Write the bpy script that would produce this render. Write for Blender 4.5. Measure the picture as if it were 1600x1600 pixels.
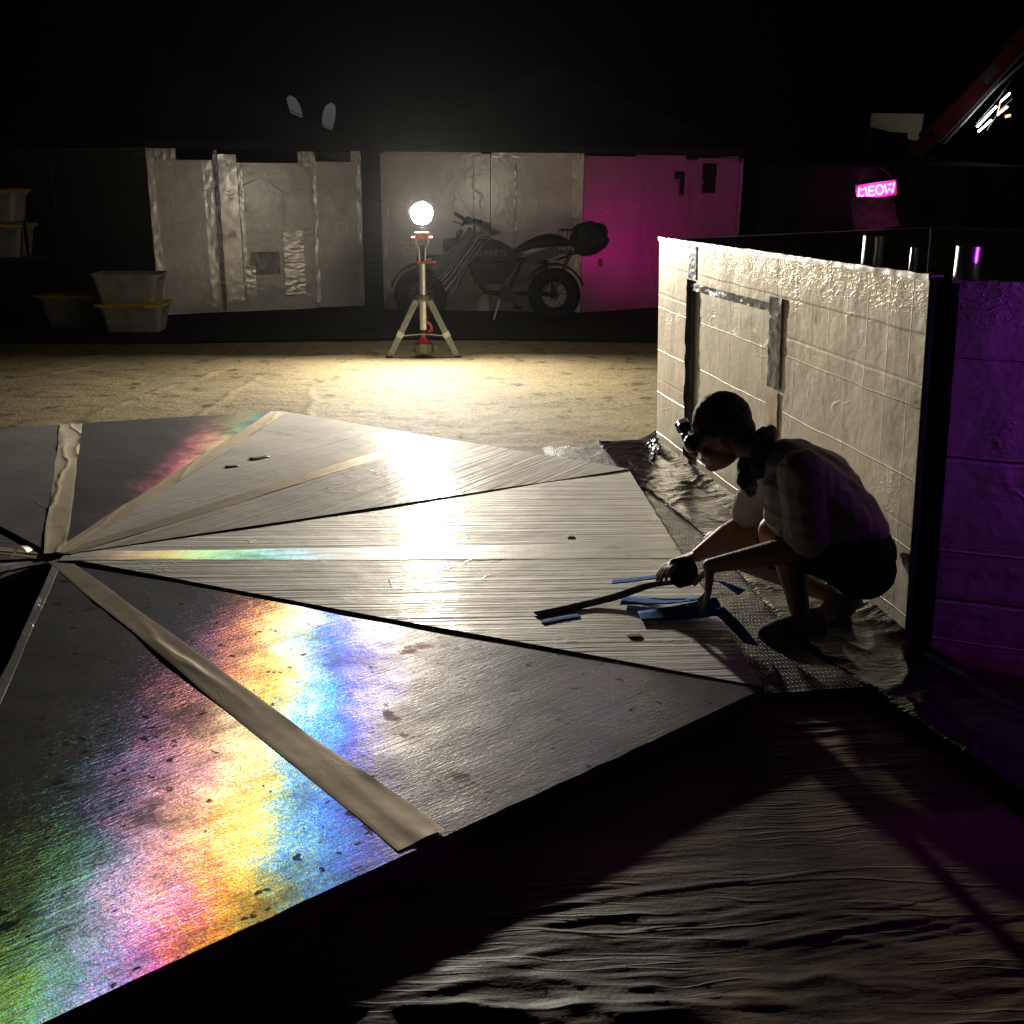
import bpy, bmesh, math, random
from mathutils import Vector, Matrix, noise

random.seed(7)
scene = bpy.context.scene
for o in list(bpy.data.objects):
    bpy.data.objects.remove(o, do_unlink=True)
COL = scene.collection

# ------------------------------------------------------------------ camera
cam_d = bpy.data.cameras.new('camera')
cam = bpy.data.objects.new('camera', cam_d)
COL.objects.link(cam)
cam_d.sensor_width = 36.0
cam_d.lens = 38.28
cam_d.clip_start = 0.05
cam_d.clip_end = 800.0
R_, U_, F_ = Vector((.998, -.0621, .0093)), Vector((.009, .297, .955)), Vector((.0592, .9530, -.2971))
F_.normalize(); R_ = (R_ - F_ * R_.dot(F_)).normalized(); U_ = R_.cross(F_)
mw = Matrix((R_, U_, -F_)).transposed().to_4x4()
mw.translation = Vector((1.5174, -4.0634, 1.4967))
cam.matrix_world = mw
scene.camera = cam

# ------------------------------------------------------------------ night sky and exposure
world = bpy.data.worlds.new('World')
scene.world = world
world.use_nodes = True
wn = world.node_tree
bg = wn.nodes['Background']
sky = wn.nodes.new('ShaderNodeTexSky')
sky.sky_type = 'NISHITA'
sky.sun_disc = False
sky.sun_elevation = math.radians(-8)
sky.sun_rotation = math.radians(200)
wn.links.new(sky.outputs[0], bg.inputs[0])
bg.inputs[1].default_value = 0.004
scene.view_settings.view_transform = 'Standard'
scene.view_settings.look = 'None'
scene.view_settings.exposure = 0.45
scene.view_settings.gamma = 1.0
scene.cycles.use_denoising = True
scene.cycles.sample_clamp_indirect = 6.0
scene.cycles.blur_glossy = 0.6
scene.cycles.max_bounces = 8
scene.cycles.volume_bounces = 0
scene.cycles.caustics_refractive = False

LAMP = Vector((1.33, 5.18, 1.178))       # centre of the work light's lens
LAMP_POWER = 185.0

# ------------------------------------------------------------------ node helpers
class NT:
    def __init__(s, mat):
        s.t = mat.node_tree
        for n in list(s.t.nodes):
            s.t.nodes.remove(n)
        s.out = s.t.nodes.new('ShaderNodeOutputMaterial')
    def put(s, sock, v):
        if v is None:
            return
        if isinstance(v, bpy.types.NodeSocket):
            s.t.links.new(v, sock)
        else:
            if hasattr(sock.default_value, '__len__') and len(sock.default_value) == 4 and len(v) == 3:
                v = (*v, 1)
            sock.default_value = v
    def n(s, typ, props=None, **ins):
        nd = s.t.nodes.new(typ)
        for k, v in (props or {}).items():
            setattr(nd, k, v)
        for k, v in ins.items():
            k2 = k.replace('_', ' ')
            s.put(nd.inputs[k2] if k2 in nd.inputs else nd.inputs[int(k[1:])], v)
        return nd
    def m(s, op, a, b=None, c=None, clamp=False):
        nd = s.t.nodes.new('ShaderNodeMath'); nd.operation = op; nd.use_clamp = clamp
        s.put(nd.inputs[0], a); s.put(nd.inputs[1], b); s.put(nd.inputs[2], c)
        return nd.outputs[0]
    def v(s, op, a, b=None, scale=None):
        nd = s.t.nodes.new('ShaderNodeVectorMath'); nd.operation = op
        s.put(nd.inputs[0], a); s.put(nd.inputs[1], b)
        if scale is not None: s.put(nd.inputs['Scale'], scale)
        return nd.outputs[0]
    def noise(s, vec, scale, detail=3, rough=.55, dist=0, col=False):
        nd = s.n('ShaderNodeTexNoise', None, Vector=vec, Scale=scale, Detail=detail, Roughness=rough, Distortion=dist)
        return nd.outputs['Color' if col else 'Fac']
    def step(s, x, a, b, lo=0.0, hi=1.0):
        nd = s.n('ShaderNodeMapRange', {'interpolation_type': 'SMOOTHSTEP'}, Value=x)
        nd.inputs['From Min'].default_value = a; nd.inputs['From Max'].default_value = b
        nd.inputs['To Min'].default_value = lo; nd.inputs['To Max'].default_value = hi
        return nd.outputs[0]
    def mix(s, f, a, b, blend='MIX'):
        nd = s.t.nodes.new('ShaderNodeMix'); nd.data_type = 'RGBA'; nd.blend_type = blend
        s.put(nd.inputs[0], f); s.put(nd.inputs[6], a); s.put(nd.inputs[7], b)
        return nd.outputs[2]
    def coord(s):
        return s.n('ShaderNodeTexCoord').outputs['Object']
    def sep(s, vec):
        nd = s.n('ShaderNodeSeparateXYZ', None, i0=vec); return nd.outputs
    def comb(s, x, y, z):
        nd = s.t.nodes.new('ShaderNodeCombineXYZ')
        s.put(nd.inputs[0], x); s.put(nd.inputs[1], y); s.put(nd.inputs[2], z)
        return nd.outputs[0]
    def bump(s, h, strength=1.0, dist=1.0, normal=None):
        nd = s.n('ShaderNodeBump', None, Strength=strength, Distance=dist, Height=h)
        if normal is not None: s.put(nd.inputs['Normal'], normal)
        return nd.outputs[0]
    def mixs(s, f, a, b):
        nd = s.t.nodes.new('ShaderNodeMixShader')
        s.put(nd.inputs[0], f); s.put(nd.inputs[1], a); s.put(nd.inputs[2], b)
        return nd.outputs[0]
    def adds(s, a, b):
        nd = s.t.nodes.new('ShaderNodeAddShader')
        s.put(nd.inputs[0], a); s.put(nd.inputs[1], b)
        return nd.outputs[0]
    def done(s, sh):
        s.t.links.new(sh, s.out.inputs['Surface'])

def newmat(name):
    m = bpy.data.materials.new(name); m.use_nodes = True
    return m, NT(m)

def plain(name, col, rough=.6, metal=0.0, var=.25, vscale=8, bump=.0005, bscale=60, spec=.5):
    m, t = newmat(name)
    P = t.coord()
    f = t.noise(P, vscale, 4)
    c = t.mix(t.step(f, .3, .7), tuple(x * (1 - var) for x in col), tuple(min(1, x * (1 + var)) for x in col))
    nb = t.bump(t.m('MULTIPLY', t.noise(P, bscale, 3), bump))
    b = t.n('ShaderNodeBsdfPrincipled', None, Base_Color=c, Roughness=rough, Metallic=metal, Normal=nb)
    b.inputs['Specular IOR Level'].default_value = spec
    t.done(b.outputs[0])
    return m

def emit(name, col, strength):
    m, t = newmat(name)
    t.done(t.n('ShaderNodeEmission', None, Color=col, Strength=strength).outputs[0])
    return m

def line_height(t, q, sp, off, w):
    fr = t.m('FRACT', t.m('ADD', t.m('DIVIDE', q, sp), off))
    d = t.m('MULTIPLY', t.m('ABSOLUTE', t.m('SUBTRACT', fr, .5)), sp)
    return t.step(d, 0, w, 1, 0)

def foil(name, col=(.82, .80, .76), rough=.38, gloss=.6, crump=1.0, cscale=9.0, fine=1.0, med=1.0, stain=.35,
         lines=(), streak=0.0, streak_axis=0, sharp=.12, sharp_rough=.2, topband=None, stain_col=(.20, .15, .10)):
    """aluminium-faced insulation board: broad dull lobe, a small sharper lobe, creases and score lines as relief"""
    m, t = newmat(name)
    P = t.coord()
    x, y, z = t.sep(P)
    dn = t.noise(P, 5, 3, col=True)
    P2 = t.v('ADD', P, t.v('SCALE', t.v('SUBTRACT', dn, (.5, .5, .5)), scale=.12))
    def wander(sc, w, det=2):
        return t.step(t.m('ABSOLUTE', t.m('SUBTRACT', t.noise(t.v('MULTIPLY', P2, (.62, .9, 1.5)), sc, det, .5), .5)), 0, w, 1, 0)
    crease = wander(cscale * .55, .016, 1)
    mask = t.step(t.noise(P, 2.1, 2), .48, .66)
    cr2 = t.m('MAXIMUM', wander(cscale * 3.2, .05, 2), t.m('MULTIPLY', wander(cscale * 6.5, .07, 1), .7))
    mask2 = t.step(t.noise(P, 3.3, 3), .56, .72)
    if topband:
        mask2 = t.m('ADD', mask2, t.m('MULTIPLY', t.step(z, topband[0], topband[1]), .8))
    h = t.m('MULTIPLY', t.m('MULTIPLY', crease, mask), .0016 * crump)
    h = t.m('ADD', h, t.m('MULTIPLY', t.m('MULTIPLY', cr2, mask2), .0011 * crump))
    h = t.m('ADD', h, t.m('MULTIPLY', t.noise(P, 6, 3), .007 * med))
    h = t.m('ADD', h, t.m('MULTIPLY', t.noise(P, 130, 2), .0005 * fine))
    wob = t.m('MULTIPLY', t.m('SUBTRACT', t.noise(P, 3, 2), .5), .02)
    for (ax, sp, off, w, hh) in lines:
        h = t.m('ADD', h, t.m('MULTIPLY', line_height(t, t.m('ADD', (x, y, z)[ax], wob), sp, off, w), hh))
    if streak:
        sc = [40, 40, 40]; sc[streak_axis] = 1.2
        h = t.m('ADD', h, t.m('MULTIPLY', t.noise(t.v('MULTIPLY', P, tuple(sc)), 1, 3), .003 * streak))
    nrm = t.bump(h)
    st = t.step(t.noise(P, 4.3, 5, .65), .60, .75)
    st2 = t.step(t.noise(P, 19, 3), .66, .74)
    stm = t.m('MULTIPLY', t.m('MAXIMUM', st, t.m('MULTIPLY', st2, st)), stain, clamp=True)
    c = t.mix(t.step(t.noise(P, 2.7, 4), .35, .7), col, tuple(k * .86 for k in col))
    c = t.mix(stm, c, stain_col)
    rr = t.m('ADD', rough, t.m('MULTIPLY', t.m('SUBTRACT', t.noise(P, 7, 3), .5), .14))
    dif = t.n('ShaderNodeBsdfDiffuse', None, Color=c, Normal=nrm).outputs[0]
    gl = t.n('ShaderNodeBsdfAnisotropic', {'distribution': 'GGX'}, Color=c, Roughness=t.m('ADD', rr, .12), Normal=nrm).outputs[0]
    gs = t.n('ShaderNodeBsdfAnisotropic', {'distribution': 'GGX'}, Color=c, Roughness=sharp_rough, Normal=nrm).outputs[0]
    t.done(t.mixs(sharp, t.mixs(gloss, dif, gl), gs))
    return m

def holo(name, v_dir, orders, w_alpha=.30, aniso=.55, amp=1.0, col=(.55, .55, .56), zero=.6, stain=.9, sparkle=1.0, base=.35, w_off=0.0):
    """rolled foil that acts as a blazed diffraction grating: every colour is a real glossy lobe tilted by its own
    diffraction angle along v_dir, so the spectrum follows whatever light and eye positions there are"""
    m, t = newmat(name)
    P = t.coord()
    geo = t.n('ShaderNodeNewGeometry')
    # grain
    rip = t.noise(t.v('MULTIPLY', P, (160, 50, 60)), 1, 2, .5, .6)
    grain = t.noise(P, 380, 2)
    roll = t.noise(t.v('MULTIPLY', P, (70, 2.0, 1)), 1, 3)
    h = t.m('ADD', t.m('MULTIPLY', rip, .0007 * sparkle), t.m('MULTIPLY', grain, .00018 * sparkle))
    h = t.m('ADD', h, t.m('MULTIPLY', roll, .0006))
    h = t.m('ADD', h, t.m('MULTIPLY', t.noise(P, 3.5, 2), .006))
    nrm = t.bump(h)
    st = t.step(t.noise(P, 5.5, 5, .7), .61, .68)
    spots = t.step(t.noise(P, 26, 2, .5), .68, .73)
    stm = t.m('MULTIPLY', t.m('MAXIMUM', st, spots), stain, clamp=True)
    keep = t.m('SUBTRACT', 1.0, stm)
    band = t.step(t.noise(t.v('MULTIPLY', P, (60, 1.0, 1)), 1, 3), .3, .7, .72, 1.0)
    band = t.m('MULTIPLY', band, t.step(t.noise(P, 3.1, 5, .7), .30, .62, .25, 1.25))
    band = t.m('MULTIPLY', band, t.step(t.noise(P, 260, 2), .34, .62, .5, 1.35))
    c0 = t.mix(stm, col, (.06, .05, .045))
    sh = t.mixs(.45, t.n('ShaderNodeBsdfDiffuse', None, Color=tuple(k * base for k in col), Normal=nrm).outputs[0],
                t.n('ShaderNodeBsdfAnisotropic', {'distribution': 'GGX'}, Color=c0, Roughness=.55, Normal=nrm).outputs[0])
    # broad undispersed lobe
    zc = t.mix(stm, tuple(zero * k for k in (1, .95, .90)), (.03, .02, .02))
    tang = t.comb(*v_dir)
    z0 = t.n('ShaderNodeBsdfAnisotropic', {'distribution': 'BECKMANN'}, Color=zc, Roughness=.36, Normal=nrm, Tangent=tang).outputs[0]
    z0 = t.mixs(1.0, z0, z0)
    sh = t.adds(sh, z0)
    # slow wander of the grating so that the colour fronts are ragged like the photo
    wand = t.m('MULTIPLY', t.m('SUBTRACT', t.noise(P, 2.6, 5, .65), .5), .17)
    jit = t.m('MULTIPLY', t.m('SUBTRACT', t.noise(P, 140, 2), .5), .09 * sparkle)
    off = t.m('ADD', wand, jit)
    for (hv, rgb, k) in orders:
        tn = hv / math.sqrt(1 - hv * hv)
        tilt = t.v('SCALE', tang, scale=t.m('ADD', tn, off))
        if w_off: tilt = t.v('ADD', tilt, (v_dir[1] * w_off, -v_dir[0] * w_off, 0))
        nk = t.v('NORMALIZE', t.v('ADD', nrm, tilt))
        cc = t.v('SCALE', t.comb(*[q * k * amp for q in rgb]), scale=t.m('MULTIPLY', keep, band))
        g = t.n('ShaderNodeBsdfAnisotropic', {'distribution': 'BECKMANN'}, Color=cc, Roughness=w_alpha, Anisotropy=aniso, Normal=nk, Tangent=tang).outputs[0]
        sh = t.adds(sh, g)
    t.done(sh)
    return m

# ------------------------------------------------------------------ mesh helpers
class MB:
    def __init__(s):
        s.bm = bmesh.new()
    def box(s, c, size, rot=None, bevel=0.0):
        r = bmesh.ops.create_cube(s.bm, size=1.0)
        vs = r['verts']
        M = Matrix.Translation(Vector(c)) @ (rot.to_4x4() if rot else Matrix.Identity(4)) @ Matrix.Diagonal((*size, 1))
        bmesh.ops.transform(s.bm, matrix=M, verts=vs)
        if bevel:
            es = list({e for v in vs for e in v.link_edges})
            bmesh.ops.bevel(s.bm, geom=es, offset=bevel, segments=2, affect='EDGES', profile=.5)
        return s
    def bar(s, a, b, w, d, up=(0, 0, 1), bevel=0.0):
        a, b = Vector(a), Vector(b)
        zx = (b - a).normalized(); up = Vector(up)
        if abs(zx.dot(up)) > .98: up = Vector((0, 1, 0))
        yx = up.cross(zx).normalized(); xx = zx.cross(yx)
        rot = Matrix((yx, xx, zx)).transposed()
        return s.box((a + b) / 2, (w, d, (b - a).length), rot, bevel)
    def tube(s, pts, r, seg=10, cap=True):
        pts = [Vector(p) for p in pts]
        rs = r if isinstance(r, (list, tuple)) else [r] * len(pts)
        rings = []
        prev = None
        for i, p in enumerate(pts):
            d = (pts[min(i + 1, len(pts) - 1)] - pts[max(i - 1, 0)])
            d = d.normalized() if d.length > 1e-9 else Vector((0, 0, 1))
            if prev is None:
                a = Vector((0, 0, 1)) if abs(d.z) < .9 else Vector((1, 0, 0))
                n1 = d.cross(a).normalized()
            else:
                n1 = (prev - d * prev.dot(d))
                n1 = n1.normalized() if n1.length > 1e-6 else d.orthogonal().normalized()
            prev = n1
            n2 = d.cross(n1)
            rings.append([s.bm.verts.new(p + (n1 * math.cos(2 * math.pi * k / seg) + n2 * math.sin(2 * math.pi * k / seg)) * rs[i]) for k in range(seg)])
        for i in range(len(rings) - 1):
            for k in range(seg):
                s.bm.faces.new((rings[i][k], rings[i][(k + 1) % seg], rings[i + 1][(k + 1) % seg], rings[i + 1][k]))
        if cap:
            s.bm.faces.new(list(reversed(rings[0]))); s.bm.faces.new(rings[-1])
        return s
    def lathe(s, prof, c=(0, 0, 0), seg=24, axis='Z', rot=None):
        c = Vector(c)
        rings = []
        for (r, z) in prof:
            ring = []
            for k in range(seg):
                a = 2 * math.pi * k / seg
                q = Vector((r * math.cos(a), r * math.sin(a), z))
                if axis == 'Y': q = Vector((q.x, q.z, q.y))
                if axis == 'X': q = Vector((q.z, q.x, q.y))
                if rot: q = rot @ q
                ring.append(s.bm.verts.new(c + q))
            rings.append(ring)
        for i in range(len(rings) - 1):
            for k in range(seg):
                s.bm.faces.new((rings[i][k], rings[i][(k + 1) % seg], rings[i + 1][(k + 1) % seg], rings[i + 1][k]))
        if prof[0][0] > 1e-4: s.bm.faces.new(list(reversed(rings[0])))
        if prof[-1][0] > 1e-4: s.bm.faces.new(rings[-1])
        return s
    def torus(s, c, R, r, axis='Y', seg=28, sg=10):
        prof = []
        c = Vector(c)
        rings = []
        for i in range(seg):
            a = 2 * math.pi * i / seg
            ring = []
            for k in range(sg):
                b = 2 * math.pi * k / sg
                q = Vector(((R + r * math.cos(b)) * math.cos(a), r * math.sin(b), (R + r * math.cos(b)) * math.sin(a)))
                if axis == 'Z': q = Vector((q.x, q.z, q.y))
                ring.append(s.bm.verts.new(c + q))
            rings.append(ring)
        for i in range(seg):
            for k in range(sg):
                s.bm.faces.new((rings[i][k], rings[i][(k + 1) % sg], rings[(i + 1) % seg][(k + 1) % sg], rings[(i + 1) % seg][k]))
        return s
    def prism(s, poly, z0, z1):
        a = [s.bm.verts.new((p[0], p[1], z0)) for p in poly]
        b = [s.bm.verts.new((p[0], p[1], z1)) for p in poly]
        n = len(poly)
        s.bm.faces.new(list(reversed(a))); s.bm.faces.new(b)
        for i in range(n):
            s.bm.faces.new((a[i], a[(i + 1) % n], b[(i + 1) % n], b[i]))
        return s
    def build(s, name, mat, parent=None, smooth=False, loc=None, rot=None):
        bmesh.ops.recalc_face_normals(s.bm, faces=s.bm.faces[:])
        me = bpy.data.meshes.new(name)
        s.bm.to_mesh(me); s.bm.free()
        return link(name, me, mat, parent, smooth, loc, rot)

def link(name, me, mat, parent=None, smooth=False, loc=None, rot=None):
    o = bpy.data.objects.new(name, me)
    if mat is not None: me.materials.append(mat)
    if smooth:
        for p in me.polygons: p.use_smooth = True
    COL.objects.link(o)
    if parent is not None: o.parent = parent
    if loc is not None: o.location = loc
    if rot is not None: o.rotation_euler = rot
    return o

def sheet(name, nu, nv, fn, mat, parent=None, thick=0.0, smooth=True, loc=None, rot=None):
    """a draped sheet: fn(u, v) -> point, u and v in 0..1"""
    vs = [fn(i / nu, j / nv) for j in range(nv + 1) for i in range(nu + 1)]
    fs = [(j * (nu + 1) + i, j * (nu + 1) + i + 1, (j + 1) * (nu + 1) + i + 1, (j + 1) * (nu + 1) + i) for j in range(nv) for i in range(nu)]
    me = bpy.data.meshes.new(name)
    me.from_pydata([tuple(v) for v in vs], [], fs); me.update()
    o = link(name, me, mat, parent, smooth, loc, rot)
    if thick:
        sm = o.modifiers.new('solid', 'SOLIDIFY'); sm.thickness = thick; sm.offset = -1
    return o

def empty(name, loc=(0, 0, 0), rz=0):
    o = bpy.data.objects.new(name, None)
    COL.objects.link(o); o.location = loc; o.rotation_euler = (0, 0, rz); o.empty_display_size = .1
    return o

def tag(o, label=None, cat=None, group=None, kind=None):
    if label: o['label'] = label
    if cat: o['category'] = cat
    if group: o['group'] = group
    if kind: o['kind'] = kind
    return o

def fbm(x, y, z=0, o=3):
    return noise.fractal(Vector((x, y, z)), 1.0, 2.0, o, noise_basis='PERLIN_ORIGINAL')

def ridge(x, y, z=0):
    return 1 - abs(noise.noise(Vector((x, y, z)))) * 2

# ------------------------------------------------------------------ materials
M = {}
M['dust'] = plain('playa_dust', (.16, .13, .09), .95, 0, .3, 1.5, .004, 12, .1)
M['dark_fabric'] = plain('dark_canopy_fabric', (.018, .018, .020), .9, 0, .2, 4, .0015, 90, .1)
M['black_plastic'] = plain('black_plastic', (.010, .010, .010), .5, 0, .2, 20, spec=.2)
M['black_matte'] = plain('black_matte', (.010, .010, .010), .75, 0, .2, 20)
M['rubber'] = plain('tyre_rubber', (.008, .008, .008), .85, 0, .3, 30, .002, 60, .15)
M['dark_metal'] = plain('dark_metal', (.022, .022, .022), .45, .5, .2, 20)
M['alu'] = plain('brushed_aluminium', (.62, .61, .58), .38, .85, .12, 14)
M['legmetal'] = plain('grey_leg_metal', (.33, .36, .38), .5, .5, .2, 25)
M['red_plastic'] = plain('red_plastic', (.55, .07, .06), .45, 0, .12, 20)
M['canister'] = plain('canister_plastic', (.16, .15, .12), .35, .1, .2, 20)
M['steel_pipe'] = plain('polished_duct', (.75, .75, .76), .30, 1.0, .05, 6, .0004, 14)
M['red_paint'] = plain('dark_red_paint', (.30, .035, .035), .55, 0, .25, 7)
M['white_edge'] = plain('pale_trim', (.75, .62, .58), .5, 0, .1, 10)
M['beige'] = plain('beige_cloth', (.55, .45, .32), .9, 0, .12, 3, .001, 120)
M['white_cloth'] = None
M['trailer'] = plain('pale_trailer_skin', (.55, .56, .58), .6, .1, .1, 2)
M['yellow_lid'] = plain('yellow_lid_plastic', (.62, .42, .05), .45, 0, .1, 15)
M['blue_tape'] = plain('blue_painter_tape', (.02, .16, .55), .75, 0, .2, 30, .0015, 50, .15)
M['black_tape'] = plain('black_tape', (.010, .010, .012), .8, 0, .2, 20, .001, 40, .02)
def flat_black():
    m, t = newmat('matte_black_tape')
    P = t.coord()
    c = t.mix(t.step(t.noise(P, 20, 4), .3, .7), (.008, .008, .010), (.022, .021, .022))
    t.done(t.n('ShaderNodeBsdfDiffuse', None, Color=c, Normal=t.bump(t.m('MULTIPLY', t.noise(P, 40, 3), .001))).outputs[0])
    return m
M['black_tape'] = flat_black()
M['dark_tape'] = plain('dark_foil_tape', (.07, .07, .08), .28, .7, .4, 20, .004, 25)
M['seam_dark'] = plain('dark_edge_board', (.03, .027, .022), .8, 0, .3, 20)
M['board_edge'] = plain('foam_board_edge', (.16, .13, .10), .9, 0, .3, 25, .002, 60)
M['mud'] = plain('brown_tape_scrap', (.22, .15, .09), .7, 0, .3, 30)
M['scrap_dark'] = plain('dark_tape_scrap', (.03, .025, .022), .5, 0, .3, 30)
M['skin'] = plain('skin', (.40, .235, .155), .5, 0, .08, 12, .0006, 160)
M['hair'] = plain('dark_hair', (.012, .009, .007), .65, 0, .3, 60, .004, 150)
M['shirt'] = plain('grey_tan_shirt', (.66, .62, .56), .9, 0, .08, 5, .0012, 260, .1)
M['shorts'] = plain('dark_shorts', (.035, .032, .032), .9, 0, .15, 6, .001, 200, .1)
M['scarf'] = plain('dark_scarf', (.045, .04, .04), .85, 0, .4, 25, .002, 90)
M['shoe'] = plain('grey_canvas_shoe', (.20, .18, .16), .85, 0, .2, 20, .001, 150, .1)
M['sole'] = plain('grey_sole', (.30, .28, .25), .7, 0, .15, 10)
M['yellow_sock'] = plain('yellow_strap', (.55, .48, .06), .7, 0, .1, 10)
M['goggle'] = plain('goggle_frame', (.05, .045, .04), .3, 0, .2, 20)
M['lens_glass'] = plain('goggle_lens', (.30, .27, .22), .08, .6, .1, 10)
M['white_mark'] = plain('pale_lettering', (.15, .15, .15), .5, 0, .05, 10)
M['shade_sheet'] = plain('ground_shade_cloth', (.030, .026, .020), .95, 0, .4, 6, .004, 40, .1)
M['quilt'] = plain('dark_quilted_cloth', (.26, .12, .20), .9, 0, .3, 14, .004, 40, .1)
M['wood'] = plain('dark_shelf_board', (.09, .03, .03), .7, 0, .2, 12)

def bin_mat():
    m, t = newmat('cloudy_bin_plastic')
    P = t.coord()
    f = t.step(t.noise(P, 7, 4), .3, .7)
    c = t.mix(f, (.36, .35, .33), (.54, .52, .49))
    b = t.n('ShaderNodeBsdfPrincipled', None, Base_Color=c, Roughness=.35)
    tr = t.n('ShaderNodeBsdfTransparent', None, Color=(.85, .85, .85)).outputs[0]
    tl = t.n('ShaderNodeBsdfTranslucent', None, Color=c).outputs[0]
    t.done(t.mixs(.16, t.mixs(.25, b.outputs[0], tl), tr))
    return m
M['bin'] = bin_mat()
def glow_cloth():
    m, t = newmat('white_cloth_added_glow')
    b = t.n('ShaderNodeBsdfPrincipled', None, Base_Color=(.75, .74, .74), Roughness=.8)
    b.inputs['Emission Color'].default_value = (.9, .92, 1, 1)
    b.inputs['Emission Strength'].default_value = .035  # faint emission added so the banners show where no lamp reaches
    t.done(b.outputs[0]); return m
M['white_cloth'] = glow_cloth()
M['pinkcloth'] = plain('pink_clothes', (.5, .12, .18), .9, 0, .4, 9)
M['darkcloth'] = plain('dark_clothes', (.14, .06, .07), .9, 0, .5, 9)

def cloth_ground():
    m, t = newmat('tan_ground_cloth')
    P = t.coord()
    x, y, z = t.sep(P)
    big = t.noise(P, .9, 4, .6)
    spots = t.step(t.noise(t.v('MULTIPLY', P, (1, 1.0, 1)), 5.0, 6, .68), .53, .68)
    fine = t.noise(P, 55, 4, .7)
    c = t.mix(t.step(big, .35, .65), (.36, .29, .155), (.27, .215, .115))
    c = t.mix(t.m('MULTIPLY', spots, .85), c, (.06, .05, .032))
    c = t.mix(t.step(fine, .40, .66), c, t.mix(1.0, c, (.55, .53, .50), 'MULTIPLY'))
    c = t.mix(t.step(t.noise(P, 16, 4, .7), .60, .70, 0, .8), c, (.05, .042, .028))
    wv = t.m('MULTIPLY', t.m('SINE', t.m('MULTIPLY', x, 520)), t.m('SINE', t.m('MULTIPLY', y, 520)))
    h = t.m('ADD', t.m('MULTIPLY', fine, .010), t.m('MULTIPLY', wv, .0006))
    h = t.m('ADD', h, t.m('MULTIPLY', t.noise(t.v('MULTIPLY', P, (5, 14, 1)), 1, 4, .6), .010))
    nb = t.bump(h)
    b = t.n('ShaderNodeBsdfPrincipled', None, Base_Color=c, Roughness=.72, Normal=nb)
    b.inputs['Specular IOR Level'].default_value = .35
    t.done(b.outputs[0])
    return m
M['ground_cloth'] = cloth_ground()

def tarp_mat():
    m, t = newmat('dusty_black_tarp')
    P = t.coord()
    dust = t.step(t.noise(P, 2.0, 5, .62), .34, .66)
    c = t.mix(dust, (.062, .045, .026), (.21, .145, .076))
    c = t.mix(t.step(t.noise(P, 40, 3), .62, .72), c, (.15, .12, .08))
    h = t.m('ADD', t.m('MULTIPLY', t.noise(t.v('MULTIPLY', P, (9, 40, 1)), 1, 4), .0022), t.m('MULTIPLY', t.noise(P, 120, 2), .0007))
    wc = t.v('ADD', P, t.v('SCALE', t.v('SUBTRACT', t.noise(P, 1.6, 3, col=True), (.5, .5, .5)), scale=.15))
    for (sx_, sy_, w_, hh_) in ((.32, 7, .020, .0036), (.7, 15, .028, .0024), (1.8, 30, .05, .0012)):
        nl_ = t.noise(t.v('MULTIPLY', wc, (sx_, sy_, 1)), 1, 1, .4)
        mk_ = t.step(t.noise(t.v('ADD', P, (sy_, sx_, 0)), 1.9, 2), .44, .60)
        h = t.m('ADD', h, t.m('MULTIPLY', t.m('MULTIPLY', t.step(t.m('ABSOLUTE', t.m('SUBTRACT', nl_, .5)), 0, w_, 1, 0), mk_), hh_))
    nb = t.bump(h)
    rgh = t.m('ADD', .50, t.m('MULTIPLY', dust, .2))
    b = t.n('ShaderNodeBsdfPrincipled', None, Base_Color=c, Roughness=rgh, Normal=nb)
    b.inputs['Specular IOR Level'].default_value = .3
    t.done(b.outputs[0])
    return m
M['tarp'] = tarp_mat()

def skirt_mat():
    m, t = newmat('shiny_black_film')
    P = t.coord()
    dust = t.step(t.noise(P, 5, 4), .45, .7)
    c = t.mix(dust, (.012, .012, .014), (.034, .029, .022))
    h = t.m('ADD', t.m('MULTIPLY', t.noise(t.v('MULTIPLY', P, (9, 40, 1)), 1, 3, .6, 1.0), .006), t.m('MULTIPLY', t.noise(P, 26, 3), .002))
    b = t.n('ShaderNodeBsdfPrincipled', None, Base_Color=c, Roughness=.24, Normal=t.bump(h))
    t.done(b.outputs[0])
    return m
M['skirt'] = skirt_mat()

def mat_mat():
    m, t = newmat('ribbed_mesh_mat')
    P = t.coord()
    x, y, z = t.sep(P)
    wob = t.m('MULTIPLY', t.noise(P, 9, 3), .02)
    a = t.m('ADD', t.m('ADD', x, t.m('MULTIPLY', y, .25)), wob)
    r1 = t.m('SINE', t.m('MULTIPLY', a, 2 * math.pi / .0125))
    r2 = t.m('SINE', t.m('MULTIPLY', t.m('ADD', y, wob), 2 * math.pi / .028))
    rib = t.step(t.m('MULTIPLY', r1, t.step(r2, -.6, .6, .2, 1)), -.3, .8)
    c = t.mix(rib, (.035, .03, .024), (.24, .20, .145))
    h = t.m('ADD', t.m('MULTIPLY', rib, .004), t.m('MULTIPLY', t.noise(P, 8, 3), .012))
    b = t.n('ShaderNodeBsdfPrincipled', None, Base_Color=c, Roughness=.4, Normal=t.bump(h))
    t.done(b.outputs[0])
    return m
M['mesh_mat'] = mat_mat()

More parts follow.
